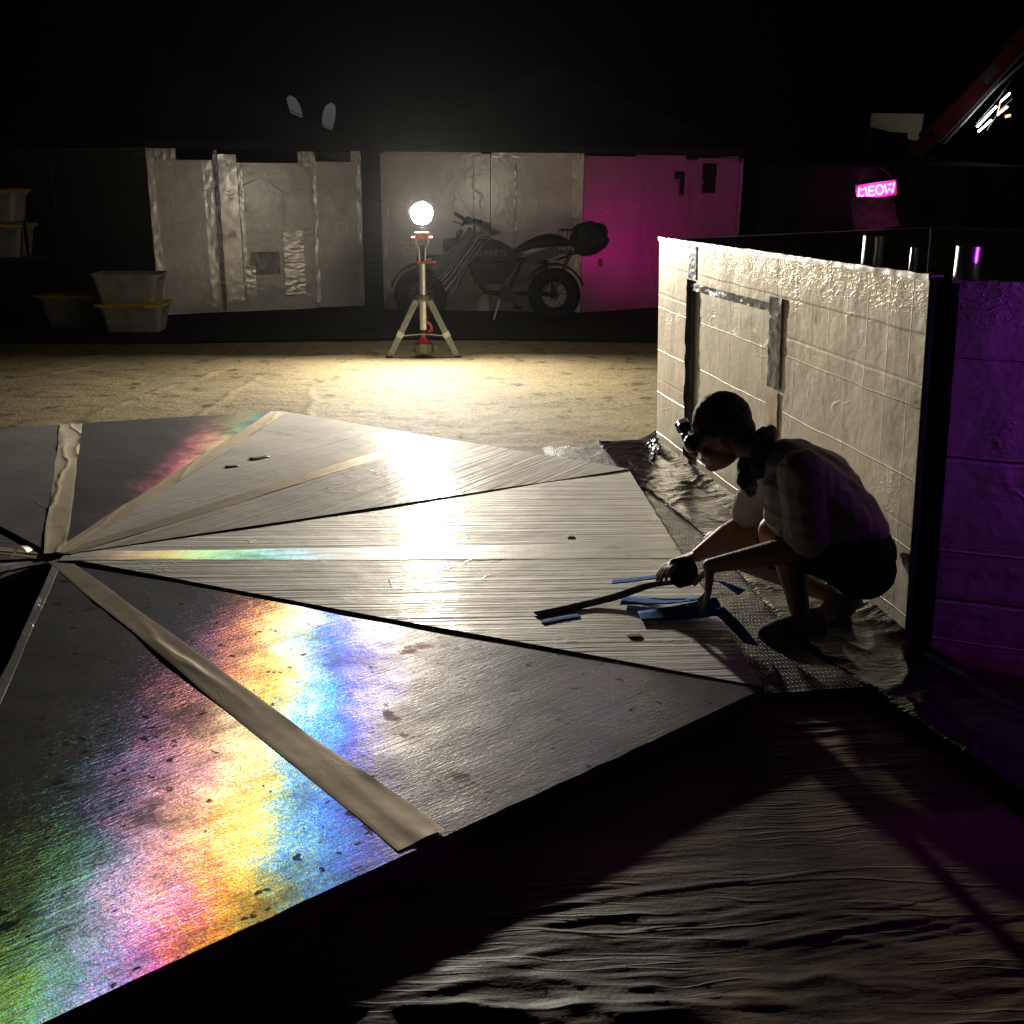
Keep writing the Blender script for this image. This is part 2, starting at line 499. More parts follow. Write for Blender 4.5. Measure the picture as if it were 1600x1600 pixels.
M['foil_white'] = foil('creased_white_foil', (.94, .91, .85), .52, .40, .8, 7, .8, .6, .2, streak=1.7, streak_axis=0,
                       lines=((1, .118, .3, .003, .0024), (1, .047, .1, .003, .0009)), sharp=.05, sharp_rough=.22)
M['foil_grey'] = foil('smooth_grey_foil', (.74, .71, .66), .50, .17, .5, 4, .5, .5, .3, streak=2.2, streak_axis=0,
                      lines=((1, .16, .1, .003, .0016), (1, .061, .1, .003, .0007)), sharp=.07, sharp_rough=.20)
M['foil_dull'] = foil('dull_dark_foil', (.30, .295, .29), .48, .55, .6, 3.5, .7, .5, .5, streak=.5, streak_axis=1, sharp=.10, sharp_rough=.22)
M['foil_wall'] = foil('creased_wall_foil', (.93, .845, .70), .45, .36, .85, 5.5, .7, 1.2, .7,
                      lines=((2, .232, .02, .0045, .0030), (0, .143, .2, .005, .0005), (2, .464, .6, .010, -.0012)), sharp=.10, sharp_rough=.26, topband=(1.05, 1.12))
M['foil_side'] = foil('side_wall_foil', (.84, .79, .70), .45, .5, 2.0, 4.0, .7, 2.4, .4, lines=((2, .31, .35, .006, .0035), (2, .47, .1, .010, -.003)), streak=.9, streak_axis=0, sharp=.10, sharp_rough=.26, topband=(1.02, 1.15))
M['foil_door'] = foil('creased_door_foil', (.86, .79, .67), .45, .40, 1.0, 5.0, .7, .9, .45,
                      lines=((2, .232, .02, .0040, .0026), (0, .128, .4, .006, .0006)), sharp=.10, sharp_rough=.26)
M['foil_tent'] = foil('tent_wall_foil', (.42, .41, .40), .42, .75, .7, 4.5, 1.0, .6, .35, streak=.10, streak_axis=2,
                      lines=((0, .43, .3, .004, .0006),), sharp=.14, sharp_rough=.25)
M['foil_tentb'] = foil('tent_wall_foil_plain', (.54, .52, .50), .44, .72, .9, 4.0, 1.0, .7, .3, streak=.12, streak_axis=2,
                       lines=((0, .56, .7, .005, .0010),), sharp=.12, sharp_rough=.25)
M['foil_patch'] = foil('bright_foil_patch', (.62, .60, .57), .36, .75, 1.4, 10, .8, .8, .2, sharp=.2, sharp_rough=.2)
M['tape'] = foil('tan_foil_tape', (.84, .72, .54), .45, .35, .35, 12, .3, .25, .2, streak=.25, streak_axis=0, sharp=.08, sharp_rough=.22)
M['tape_dim'] = foil('brown_foil_tape', (.62, .53, .42), .42, .40, .5, 12, .3, .25, .2, streak=.07, streak_axis=0, sharp=.08, sharp_rough=.2)
M['tape_tent'] = foil('dull_tent_tape', (.46, .44, .41), .42, .6, .4, 10, .4, .3, .3, sharp=.10, sharp_rough=.22)
M['tape_tent_silver'] = foil('silver_tent_tape', (.60, .585, .56), .36, .7, .9, 14, .5, .5, .25, sharp=.16, sharp_rough=.2)
M['tape_silver'] = foil('silver_foil_tape', (.72, .70, .66), .34, .7, 1.0, 16, .6, .5, .25, sharp=.2, sharp_rough=.18)

RGB1 = [(.215, (.22, .10, .9), .5), (.245, (.05, .16, 1.0), .9), (.272, (.03, .33, 1.0), .9), (.300, (.10, .70, .85), .7), (.328, (.62, .85, .25), .8),
        (.356, (1.0, .78, .10), .9), (.386, (1.0, .50, .05), .9), (.418, (1.0, .22, .06), .75), (.450, (.85, .08, .12), .5),
        (.475, (.50, .08, .70), .5), (.502, (.10, .18, .95), .5), (.530, (.05, .55, .55), .42), (.560, (.12, .75, .15), .42), (.592, (.65, .65, .06), .36), (.63, (.7, .3, .05), .2)]
RGB1 = [(h_, tuple(q_ ** 1.55 for q_ in c_), k_) for h_, c_, k_ in RGB1]
RGB0 = [(.02, (1, .94, .86), .45), (.07, (1, .94, .86), .55), (.12, (1, .92, .84), .60), (.165, (.92, .86, .95), .55), (.19, (.62, .55, 1.0), .40)]
M['holo'] = holo('rainbow_rolled_foil', (.8, .6, 0), RGB0 + RGB1, .210, .5, .0135, (.28, .28, .29), zero=.012)
M['holo_low'] = holo('rainbow_rolled_foil_oblique', (.6, .8, 0), [(h_ if h_ < .46 else h_ - .018, c_, k_ if h_ < .46 else k_ * 1.9) for h_, c_, k_ in RGB0[2:] + RGB1], .230, .60, .0150, (.28, .28, .29), zero=.010, w_off=.065)
RGB2 = [(.56, (.5, .1, .6), .4), (.585, (.2, .3, .9), .4), (.61, (.1, .7, .5), .5), (.635, (.5, .8, .2), .6), (.655, (1, .6, .3), .7), (.68, (1, .2, .4), .7)]
M['holo_far'] = holo('faint_rainbow_foil', (.96, .28, 0), RGB2, .19, .45, .0016, (.30, .30, .30), .02, .5, w_off=.29)
RGB3 = [(.30, (.3, .5, .9), .5), (.36, (.2, .6, .9), .6), (.42, (.1, .7, .8), .8), (.48, (.15, .8, .55), .8), (.54, (.5, .8, .3), .8), (.60, (.8, .75, .25), .7), (.66, (.9, .55, .3), .5)]
M['holo_tape'] = holo('pearly_foil_tape', (1, 0, 0), RGB3, .30, .45, .014, (.84, .81, .75), .03, .3, .5, 1.0)

# ------------------------------------------------------------------ ground
g = sheet('ground', 8, 8, lambda u, v: ((u - .5) * 80 + 1.5, (v - .5) * 80 + 20, -.02), M['dust'])
tag(g, kind='structure')

creases = [((-.75, 2.9), (-.2, 4.6)), ((-.1, 2.6), (.1, 4.2)), ((.65, 2.55), (.55, 3.7)), ((1.55, 2.2), (1.35, 3.4)), ((-2.2, 3.0), (-1.2, 4.9)), ((2.3, 2.6), (1.9, 3.0)),
           ((-3.0, 4.4), (.2, 5.0)), ((1.8, 4.4), (3.6, 3.9))]
def seg_d(x, y, a, b):
    ax, ay = a; bx, by = b
    t = max(0, min(1, ((x - ax) * (bx - ax) + (y - ay) * (by - ay)) / ((bx - ax) ** 2 + (by - ay) ** 2)))
    return math.hypot(x - ax - t * (bx - ax), y - ay - t * (by - ay))
def gcloth(u, v):
    x = -6.5 + u * 11.5
    y = 1.55 + (v ** 1.25) * 7.6
    z = .004 + .010 * (fbm(x * 1.1, y * 1.6) + .5) + .005 * fbm(x * 4, y * 7, 3)
    if y < 6:
        xw = x + .07 * fbm(x * 2, y * 2, 9)
        for a, b in creases:
            d = seg_d(xw, y, a, b)
            if d < .12: z += .009 * math.exp(-(d / .026) ** 2)
    rr = math.hypot(x - 1.33, y - 5.1)
    if rr < .6: z *= min(1, rr / .6 + .1)
    return (x, y, max(-.01, z))
o = sheet('ground_cloth', 520, 330, gcloth, M['ground_cloth'])
tag(o, 'tan woven ground cloth spread out under the bright work light', 'ground cloth')

# dark sheet whose colour stands in for shade on the ground behind the lamp
def shade_sheet(u, v):
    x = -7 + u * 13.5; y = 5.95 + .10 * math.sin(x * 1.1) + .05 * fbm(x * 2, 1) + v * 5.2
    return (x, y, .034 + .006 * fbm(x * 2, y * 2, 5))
o = sheet('ground_shade', 120, 50, shade_sheet, M['shade_sheet'])
tag(o, 'dark sheet standing in for shade on the ground behind the work light', 'shade_sheet')

def tarp(u, v):
    x = -1.6 + u * 7.4
    y = -3.45 + v * 2.9
    big = fbm(x * .5, y * 1.2, 2)
    yy = (y + .05 * fbm(x * .8, y * 1.4, 7)) * (1 + .10 * (x - 2.2)) + .05 * (x - 2.2)
    P3 = lambda q: max(0, q) ** 3
    env = max(.12, min(1, .5 + 1.3 * fbm(x * .7, y * 1.8, 12)))
    w = env * (.0024 * P3(ridge(x * .35, yy * 12, 1)) + .0030 * P3(ridge(x * .6 + 5, yy * 25, 5)) + .0016 * P3(ridge(x * 1.1, yy * 46, 9)))
    cr = math.exp(-((x - 1.75) / .55) ** 2 - ((y + 2.55) / .28) ** 2)
    y2 = y + .10 * fbm(x * 1.8, y * 2.2, 3)
    x2 = x + .14 * fbm(x * 1.6, y * 2.5, 13)
    w += cr * (.013 * P3(ridge(x2 * 1.3, y2 * 5, 2)) + .009 * P3(ridge(x2 * 3.2 + 1.5 * y2, y2 * 8, 6)) + .006 * P3(ridge(x2 * 8, y2 * 13, 8)))
    near = max(0, min(1, (-2.0 - y) / .4))
    w += near * (.0035 * P3(ridge(x2 * .7, y2 * 6, 22)) + .004 * P3(ridge(x2 * 1.8 + y2 * 2, y2 * 10, 26)))
    return (x, y, .0 + w + .008 * big)
o = sheet('plastic_tarp', 330, 540, tarp, M['tarp'])
tag(o, 'wrinkled dusty black plastic tarp in the shadowed foreground', 'tarp')

def meshmat(u, v):
    x0 = 2.05; x1 = 2.64 + .06 * (1 - v) * u
    y = -1.20 + v * 3.08 + .03 * u * (1 - v)
    x = x0 + (x1 - x0) * u + (.14 * (1 - v) ** 3 * u)
    return (x, y, .030 + .008 * fbm(x * 3, y * 2.2, 1) + .003 * fbm(x * 12, y * 9, 2))
o = sheet('mesh_mat', 40, 160, meshmat, M['mesh_mat'])
tag(o, 'ribbed dusty mesh mat strip between the foil fan and the foil wall', 'mat')

# ------------------------------------------------------------------ fan of roof triangles
FT = .3048
MID = 8 * FT
H0 = math.radians(26.565)
fan = empty('foil_roof_fan', (0, 0, 0))
tag(fan, 'flat fan of triangular foil insulation boards taped together on the ground', 'roof panels')
ZT = {-1: .059, 0: .065, 1: .070, 2: .070, 3: .062, 4: .056}
def zs(x, y, k):
    return ZT[k] + .0045 * fbm(x * 1.2, y * 1.2, k) 

def fan_panel(k, side, mat):
    ang = 2 * H0 * k
    ca, sa = math.cos(ang), math.sin(ang)
    A, B, Cc = Vector((0, 0)), Vector((MID, 0)), Vector((MID, side * MID / 2))
    cen = (A + B + Cc) / 3
    # set the edges back for the joints
    def inset(p):
        return p
    gap = .003
    A2 = Vector((.030, side * .0075)); B2 = Vector((MID, side * gap)); C2 = Vector((MID, side * (MID / 2 - .0035)))
    n = 36
    vs, idx = [], {}
    rnd = random.Random(k * 10 + side)
    for i in range(n + 1):
        for j in range(n + 1 - i):
            a, b = i / n, j / n
            p = A2 * (1 - a - b) + B2 * a + C2 * b
            px, py = p.x, p.y
            if (1 - a - b) < 1e-6:      # ragged outer edge
                px += .004 * noise.noise(Vector((py * 14, k * 3.1, side)))
            wx, wy = px * ca - py * sa, px * sa + py * ca
            idx[i, j] = len(vs)
            vs.append((px, py, zs(wx, wy, k)))
    fs = []
    for i in range(n):
        for j in range(n - i):
            fs.append((idx[i, j], idx[i + 1, j], idx[i, j + 1]))
            if j < n - i - 1:
                fs.append((idx[i + 1, j], idx[i + 1, j + 1], idx[i, j + 1]))
    if side < 0: fs = [tuple(reversed(f)) for f in fs]
    top = len(fs)
    loop = [idx[i, 0] for i in range(n + 1)] + [idx[n - j, j] for j in range(1, n + 1)] + [idx[0, j] for j in range(n - 1, 0, -1)]
    rim = len(vs)
    for q in loop: vs.append(vs[q])
    base = len(vs)
    for q in loop:
        vs.append((vs[q][0], vs[q][1], vs[q][2] - .048))
    for q in range(len(loop)):
        a, b = rim + q, rim + (q + 1) % len(loop)
        c, d = base + (q + 1) % len(loop), base + q
        fs.append((b, a, d, c) if side > 0 else (a, b, c, d))
    bot = [base + q for q in range(len(loop))]
    fs.append(tuple(reversed(bot)) if side > 0 else tuple(bot))
    me = bpy.data.meshes.new('triangle_panel')
    me.from_pydata(vs, [], fs); me.update()
    o = link('triangle_panel', me, mat, fan, False, None, (0, 0, ang))
    me.materials.append(M['board_edge'])
    for i, pl in enumerate(me.polygons):
        if i < top: pl.use_smooth = True
        else: pl.material_index = 1
    return o

fan_panel(-1, 1, M['holo']); fan_panel(-1, -1, M['holo_low'])
fan_panel(0, 1, M['foil_white']); fan_panel(0, -1, M['foil_white'])
fan_panel(1, 1, M['foil_grey']); fan_panel(1, -1, M['foil_grey'])
fan_panel(2, -1, M['holo_far']); fan_panel(2, 1, M['foil_dull'])
fan_panel(3, -1, M['foil_dull']); fan_panel(3, 1, M['foil_dull'])
fan_panel(4, -1, M['foil_grey']); fan_panel(4, 1, M['foil_dull'])

def fan_tape(name, deg, r0, r1, w0, w1, k, mat, wr=.003, lift=.0014, off=0.0, seed=0):
    a = math.radians(deg)
    d = Vector((math.cos(a), math.sin(a))); s = Vector((-d.y, d.x))
    ca, sa = d.x, d.y
    def fn(u, v):
        r = r0 + (r1 - r0) * u
        w = w0 + (w1 - w0) * u
        q = (v - .5) * w + off + .006 * noise.noise(Vector((r * 3, seed, v * 1.3)))
        wx, wy = r * ca - q * sa, r * sa + q * ca
        kk = k if not isinstance(k, tuple) else (k[0] if q < 0 else k[1])
        z = zs(wx, wy, kk) if not isinstance(k, tuple) else max(zs(wx, wy, k[0]), zs(wx, wy, k[1]))
        z += lift + wr * max(0, ridge(r * .8, q * 11 + .5 * fbm(r * 2.2, seed), seed)) ** 6 + .0003 * fbm(r * 9, q * 30, seed)
        if v in (0, 1): z -= lift * .5
        return (r, q, z)
    o = sheet(name, 150, 16, fn, mat, fan, 0, True, None, (0, 0, a))
    return o
fan_tape('seam_tape', -53.13, .03, 2.42, .075, .125, -1, M['tape_dim'], .006, seed=1)
fan_tape('seam_tape', 0, .03, 2.42, .09, .20, 0, M['holo_tape'], .001, seed=2)
fan_tape('seam_tape', 53.13, .05, 2.40, .07, .13, 1, M['tape_dim'], .002, seed=3)
fan_tape('seam_tape', 79.7, .03, 2.70, .075, .10, (1, 2), M['tape'], .003, seed=4)
fan_tape('seam_tape', 106.26, .03, 2.43, .085, .12, 2, M['tape'], .006, seed=5)
fan_tape('seam_tape', 159.4, .03, 2.43, .07, .11, 3, M['tape_dim'], .003, seed=6)
fan_tape('seam_tape', 212.5, .03, 2.43, .07, .11, 4, M['tape_silver'], .004, seed=7)
fan_tape('edge_tape', -79.7, .06, 2.70, .03, .035, -1, M['tape_silver'], .002, off=.020, seed=8)
# dark folded hinges in the two open joints
for deg, k in ((-26.565, (-1, 0)), (26.565, (0, 1)), (132.83, (2, 3))):
    a = math.radians(deg)
    hi = max(ZT[k[0]], ZT[k[1]])
    mb = MB()
    mb.box((1.38, 0, hi - .006), (2.66, .006, .010), None, .002)
    mb.build('hinge_strip', M['black_tape'], fan, False, None, (0, 0, a))
# curled tape flap near the hub
sheet('tape_flap', 8, 6, lambda u, v: (-.16 + .07 * u, -.02 + .05 * v, .068 + .05 * math.sin(u * 2.6) * (1 - .3 * v)), M['tape'], fan)

# little scraps lying on the fan
def scrap(name, x, y, z, sx, sy, rz, mat, label, cat):
    o = sheet(name, 4, 3, lambda u, v: ((u - .5) * sx, (v - .5) * sy, .002 * math.sin(3 * u + 2 * v) + .002), mat, None, .001, True, (x, y, z), (0, 0, rz))
    return tag(o, label, cat)
scrap('tape_scrap', 2.025, .170, .0665, .034, .022, .1, M['scrap_dark'], 'tiny black tape scrap lying on the white foil above the pearly band', 'tape scrap')
scrap('tape_scrap', .545, 1.50, .0715, .115, .05, .75, M['scrap_dark'], 'dark torn tape scrap lying on the grey foil, larger of two', 'tape scrap')
scrap('tape_scrap', .435, 1.33, .0715, .07, .035, .5, M['scrap_dark'], 'small dark tape scrap beside the larger one on the grey foil', 'tape scrap')
scrap('tape_scrap', 2.12, -.84, .0665, .045, .045, .2, M['mud'], 'square brown tape scrap on the white foil near its pointed corner', 'tape scrap')

# ------------------------------------------------------------------ hexagonal wall ring
ring = empty('hexagonal_foil_wall', (3.03, -.82, 0))
tag(ring, 'roofless hexagonal wall of creased foil boards with a taped door cut', 'foil wall')
HX = [Vector((2.702, 1.872))]
d0 = math.atan2(-.82 - 1.872, 3.03 - 2.702)
SIDE = (Vector((3.03, -.82)) - HX[0]).length
for i in range(5):
    a = d0 + i * math.pi / 3
    HX.append(HX[-1] + Vector((math.cos(a), math.sin(a))) * SIDE)
WH = 1.215
def frame_on(a, b):
    """origin a, x along a->b, y pointing outward (right-hand side of travel), z up"""
    d = (b - a).normalized()
    return math.atan2(d.y, d.x)
def wall_part(name, mat, p0, rz, x0, x1, z0, z1, t0, t1, parent, n=(1, 1), wav=0.0, seed=0, bevel=0.002):
    """board in wall coordinates; outward is -y; front face at y=-t1, back at y=-t0"""
    mb = MB()
    mb.box(((x0 + x1) / 2, -(t0 + t1) / 2, (z0 + z1) / 2), (x1 - x0, abs(t1 - t0), z1 - z0), None, bevel)
    o = mb.build(name, mat, parent, False)
    o.matrix_parent_inverse = Matrix.Identity(4)
    o.location = Vector((p0.x, p0.y, 0)) - parent.location
    o.rotation_euler = (0, 0, rz)
    return o
def strip_part(name, mat, p0, rz, x0, x1, z0, z1, t, parent, wr=.003, seed=0, nx=6, nz=40):
    """wrinkled tape stuck on a wall face that stands at y=-t"""
    horiz = (x1 - x0) > (z1 - z0)
    if horiz: nx, nz = nz, nx
    def fn(u, v):
        x = x0 + (x1 - x0) * u; z = z0 + (z1 - z0) * v
        e = .003 * noise.noise(Vector((x * 20, z * 20, seed)))
        if horiz: z += e
        else: x += e
        return (x, -t - .0025 - wr * max(0, fbm(x * 22, z * 22, seed) + .25), z)
    o = sheet(name, nx, nz, fn, mat, parent)
    o.location = Vector((p0.x, p0.y, 0)) - parent.location
    o.rotation_euler = (0, 0, rz)
    return o
TH = .045
# wall facing the fan, with the door cut out of it
A_, B_ = HX[0], HX[1]
rz0 = frame_on(A_, B_)
DX0, DX1, DZ = .545, 1.585, 1.0
wall_part('wall_panel', M['foil_wall'], A_, rz0, 0, DX0, .0, WH, -TH, 0, ring)
wall_part('wall_panel', M['foil_wall'], A_, rz0, DX1, SIDE, .0, WH, -TH, 0, ring)
wall_part('wall_panel', M['foil_wall'], A_, rz0, DX0 + .0015, DX1 - .0015, DZ, WH, -TH, 0, ring)
wall_part('door_panel', M['foil_door'], A_, rz0, DX0 + .008, DX1 - .008, .02, DZ - .008, -TH - .004, -.010, ring)
strip_part('door_tape', M['black_tape'], A_, rz0, DX0 - .065, DX0 + .03, .10, DZ + .03, .003, ring, .006, 1)
strip_part('door_tape', M['dark_tape'], A_, rz0, DX0 + .01, DX1 - .02, DZ - .02, DZ + .016, .002, ring, .005, 2)
strip_part('door_tape', M['dark_tape'], A_, rz0, DX1 - .055, DX1 + .065, DZ - .33, DZ + .045, .004, ring, .004, 3)
strip_part('door_tape', M['tape'], A_, rz0, DX1 - .065, DX1 + .055, .10, DZ - .34, .003, ring, .003, 4)
strip_part('wall_tape', M['dark_tape'], A_, rz0, .50, .61, DZ + .035, WH - .008, .001, ring, .002, 5)
strip_part('top_tape', M['tape_silver'], A_, rz0, .0, SIDE, WH - .016, WH + .003, .0005, ring, .004, 6, 4, 120)
# remaining sides of the ring
for i in range(1, 6):
    a, b = HX[i], HX[(i + 1) % 6]
    rz = frame_on(a, b)
    wall_part('wall_panel', M['foil_side'], a, rz, 0.062 if i == 1 else .03, SIDE - .03, 0, WH - .01, -TH, 0, ring)
# dark tape closing the near corner: a chamfer of two folded strips
rz1 = frame_on(HX[1], HX[2])
strip_part('corner_tape', M['black_tape'], HX[1], rz1, .006, .058, .0, WH - .004, -.012, ring, .002, 7)
strip_part('corner_tape', M['black_tape'], HX[1], rz1, .060, .085, .0, WH - .02, .001, ring, .002, 8)
wall_part('corner_post', M['black_matte'], HX[1], rz1, .008, .060, 0, WH - .012, -TH, -.016, ring)
wall_part('end_cap', M['black_matte'], A_, rz0, SIDE + .0005, SIDE + .006, 0, WH - .006, -TH - .002, -.003, ring)
# far end shows the cut edge of the board
wall_part('end_strip', M['tape_dim'], A_, rz0, -.012, -.001, 0, WH - .004, -TH, -.004, ring)

# the unroofed walls lean a little towards the fan
for ch in ring.children:
    mt = Matrix.Translation(ch.location + ring.location) @ ch.rotation_euler.to_matrix().to_4x4()
    mi = mt.inverted()
    for v_ in ch.data.vertices:
        w_ = mt @ v_.co
        w_.z *= 1 - .033 * max(0, min(1, (w_.y + .82) / 2.69))
        w_.x -= .052 * w_.z * (1 - .35 * max(0, min(1, (w_.y + .82) / 2.69)))
        v_.co = mi @ w_
# shiny duct pipes standing inside the ring
def pipe(x, y, r, h, label):
    mb = MB()
    mb.lathe([(r, .0), (r, h - .01), (r * 1.015, h - .01), (r * 1.015, h), (r * .97, h), (r * .97, h - .25), (.001, h - .25)], (0, 0, 0), 32)
    o = mb.build('duct_pipe', M['steel_pipe'], None, True, (x, y, 0))
    em = o.modifiers.new('edge', 'EDGE_SPLIT'); em.split_angle = .6
    return tag(o, label, 'pipe', 'shiny pipes behind the foil wall')
pipe(3.34, .60, .045, 1.255, 'widest shiny metal pipe rising behind the foil wall, left of the three')
pipe(3.35, .20, .016, 1.232, 'thin shiny metal pipe between the two thicker pipes behind the foil wall')
pipe(3.175, -.62, .040, 1.288, 'shiny metal pipe at the wall corner with purple glints')

# ------------------------------------------------------------------ black film skirt and bunched plastic
e0 = (HX[1] - HX[0]).normalized(); n0 = Vector((e0.y, -e0.x))
if n0.x > 0: n0 = -n0
def skirt(u, v):
    s = -.12 + u * 4.2
    w = -.04 + v * (.36 + .03 * math.sin(s * 3))
    p = HX[0] + e0 * s + n0 * w
    if s > SIDE:
        p += Vector((.10, -.05)) * (s - SIDE)
    z = .038 + .005 * fbm(s * 5, w * 3, 2) + .008 * max(0, ridge(s * 6 + 1.2 * fbm(s * 2, w * 5), w * 2.4, 3)) ** 3
    z += .03 * max(0, 1 - w / .07) if s < SIDE else 0
    if v == 1: z -= .004
    return (p.x, p.y, z)
o = sheet('plastic_skirt', 300, 40, skirt, M['skirt'])
tag(o, 'strip of shiny black film along the foot of the foil wall', 'plastic film')

def bunch(u, v):
    y = 1.50 + .42 * u
    f = .5 * ridge(u * 5 + .6 * v, v * 2.2, 4) + .5 * fbm(u * 9, v * 5, 2)
    hgt = .03 + .06 * math.sin(math.pi * min(1, u * .8 + .25)) * (.8 + .4 * fbm(u * 6, 1))
    return (2.60 + .05 * u + .045 * f * (1 - .3 * v) + .035 * v, y, .035 + hgt * v + .012 * fbm(u * 12, v * 8, 6))
o = sheet('crumpled_film', 60, 30, bunch, M['skirt'], None, .002)
tag(o, 'crumpled bunch of dark plastic film at the far end of the foil wall', 'plastic film')

# ------------------------------------------------------------------ background tents
def tent(name, label, corner, left_end, right_end, peak, wh, left_parts, right_parts, ropes):
    t = empty(name, (corner.x, corner.y, 0))
    tag(t, label, 'tent', 'foil walled tents at the back')
    L = (left_end - corner); Rr = (right_end - corner)
    back = corner + L + Rr
    # canopy: four slightly sagging fabric faces with a valance
    cs = [corner, right_end, back, left_end]
    cen = (corner + back) / 2
    ev = [cen + (c - cen) * 1.03 for c in cs]
    for i in range(4):
        a, b = ev[i], ev[(i + 1) % 4]
        def fn(u, v, a=a, b=b):
            e = a.lerp(b, u)
            q = e.lerp(Vector((peak.x, peak.y)), v)
            z = (wh + .03) * (1 - v) + peak.z * v - .05 * math.sin(math.pi * v) * math.sin(math.pi * u) - .02 * math.sin(math.pi * v)
            return (q.x - t.location.x, q.y - t.location.y, z)
        sheet('canopy_face', 14, 14, fn, M['dark_fabric'], t)
        def fv(u, v, a=a, b=b):
            e = a.lerp(b, u)
            return (e.x - t.location.x, e.y - t.location.y, wh + .03 - v * (.07 + .004 * math.sin(u * 25)))
        sheet('valance', 30, 2, fv, M['dark_fabric'], t)
    for c in cs:
        MB().bar((c.x - t.location.x + (cen.x - c.x) * .03, c.y - t.location.y + (cen.y - c.y) * .03, 0), (c.x - t.location.x + (cen.x - c.x) * .03, c.y - t.location.y + (cen.y - c.y) * .03, wh), .03, .03).build('frame_leg', M['dark_metal'], t)
    for pts in ropes:
        MB().tube([(p[0] - t.location.x, p[1] - t.location.y, p[2]) for p in pts], .0045, 6).build('seam_cord', M['dark_metal'], t)
    # walls
    for (a, b, parts) in ((left_end, corner, left_parts), (corner, right_end, right_parts)):
        rz = frame_on(a, b); ln = (b - a).length
        for (kind, mat, u0, u1, z0, z1, extra) in parts:
            if kind == 'wall_panel':
                wall_part('wall_panel', M[mat], a, rz, u0 * ln + .002, u1 * ln - .002, z0, z1, -.03, extra, t)
            else:
                strip_part(kind, M[mat], a, rz, u0 * ln, u1 * ln, z0, z1, extra, t, .006, int(u0 * 100), 6, 40)
    # plain rear walls
    for (a, b) in ((right_end, back), (back, left_end)):
        rz = frame_on(a, b); ln = (b - a).length
        wall_part('wall_panel', M['foil_tentb'], a, rz, .04, ln - .04, 0, wh - .05, -.03, 0, t)
    return t

c1, l1, r1 = Vector((-1.50, 7.75)), Vector((-3.95, 9.38)), Vector((.60, 8.58))
pk1 = Vector((-1.62, 8.97, 2.74))
def hip(c, pk, f, wh):
    e = Vector((c.x, c.y, wh + .04))
    return pk.lerp(e, f)
h1 = hip(c1, pk1, .55, 1.75); h1r = hip(r1, pk1, .52, 1.75); h1l = hip(l1, pk1, .60, 1.75)
def sag(a, b, k=.5, d=.10):
    m = a.lerp(b, k); m.z -= d
    return [tuple(a), tuple(a.lerp(m, .5) + Vector((0, 0, -.02))), tuple(m), tuple(m.lerp(b, .5) + Vector((0, 0, -.02))), tuple(b)]
def out(pts, dx, dy):
    return [(p[0] + dx, p[1] + dy, p[2] + .02) for p in pts]
tent('foil_tent', 'left foil-walled tent under a tall dark peaked canopy, beside the storage bins', c1, l1, r1, pk1, 1.75,
     [('wall_panel', 'foil_dull', 0, .5, 0, 1.70, 0), ('wall_panel', 'foil_dull', .5, 1, 0, 1.70, 0), ('top_tape', 'tape_tent', .55, .97, 1.685, 1.72, .002), ('corner_tape', 'tape_tent', .93, 1, 1.63, 1.74, .004)],
     [('wall_panel', 'foil_tent', 0, .30, .0, 1.60, 0), ('wall_panel', 'foil_tent', .30, .76, .02, 1.58, -.006), ('wall_panel', 'foil_tent', .76, 1, .04, 1.60, 0),
      ('corner_tape', 'tape_tent_silver', .0, .035, .25, 1.62, .001), ('corner_tape', 'tape_tent', .0, .13, 1.60, 1.74, .001),
      ('wall_tape', 'tape_tent_silver', .245, .285, .1, 1.60, .001), ('wall_tape', 'tape_tent_silver', .315, .40, .15, 1.66, .001), ('wall_tape', 'dark_tape', .293, .312, .05, 1.70, .003),
      ('wall_tape', 'tape_tent_silver', .405, .425, .3, 1.55, .001), ('wall_tape', 'tape_tent_silver', .755, .775, .1, 1.66, .002), ('wall_tape', 'tape_tent_silver', .975, 1.0, .1, 1.66, .001),
      ('wall_tape', 'tape_tent', .69, .77, 1.55, 1.70, .003), ('wall_tape', 'tape_tent', .95, 1.0, 1.58, 1.74, .003),
      ('foil_patch', 'foil_patch', .60, .70, .55, .88, .002), ('foil_patch', 'foil_patch', .60, .70, .18, .53, .002), ('foil_patch', 'foil_dull', .44, .58, .42, .66, .002), ('foil_patch', 'foil_patch', .41, .46, .2, .52, .003)],
     [out(sag(h1l, h1, .5, .06), -.01, -.03), out(sag(h1, h1r, .36, .11), .01, -.03), [tuple(pk1 + Vector((0, 0, .02))), tuple(hip(r1, pk1, 1.0, 1.77))]])

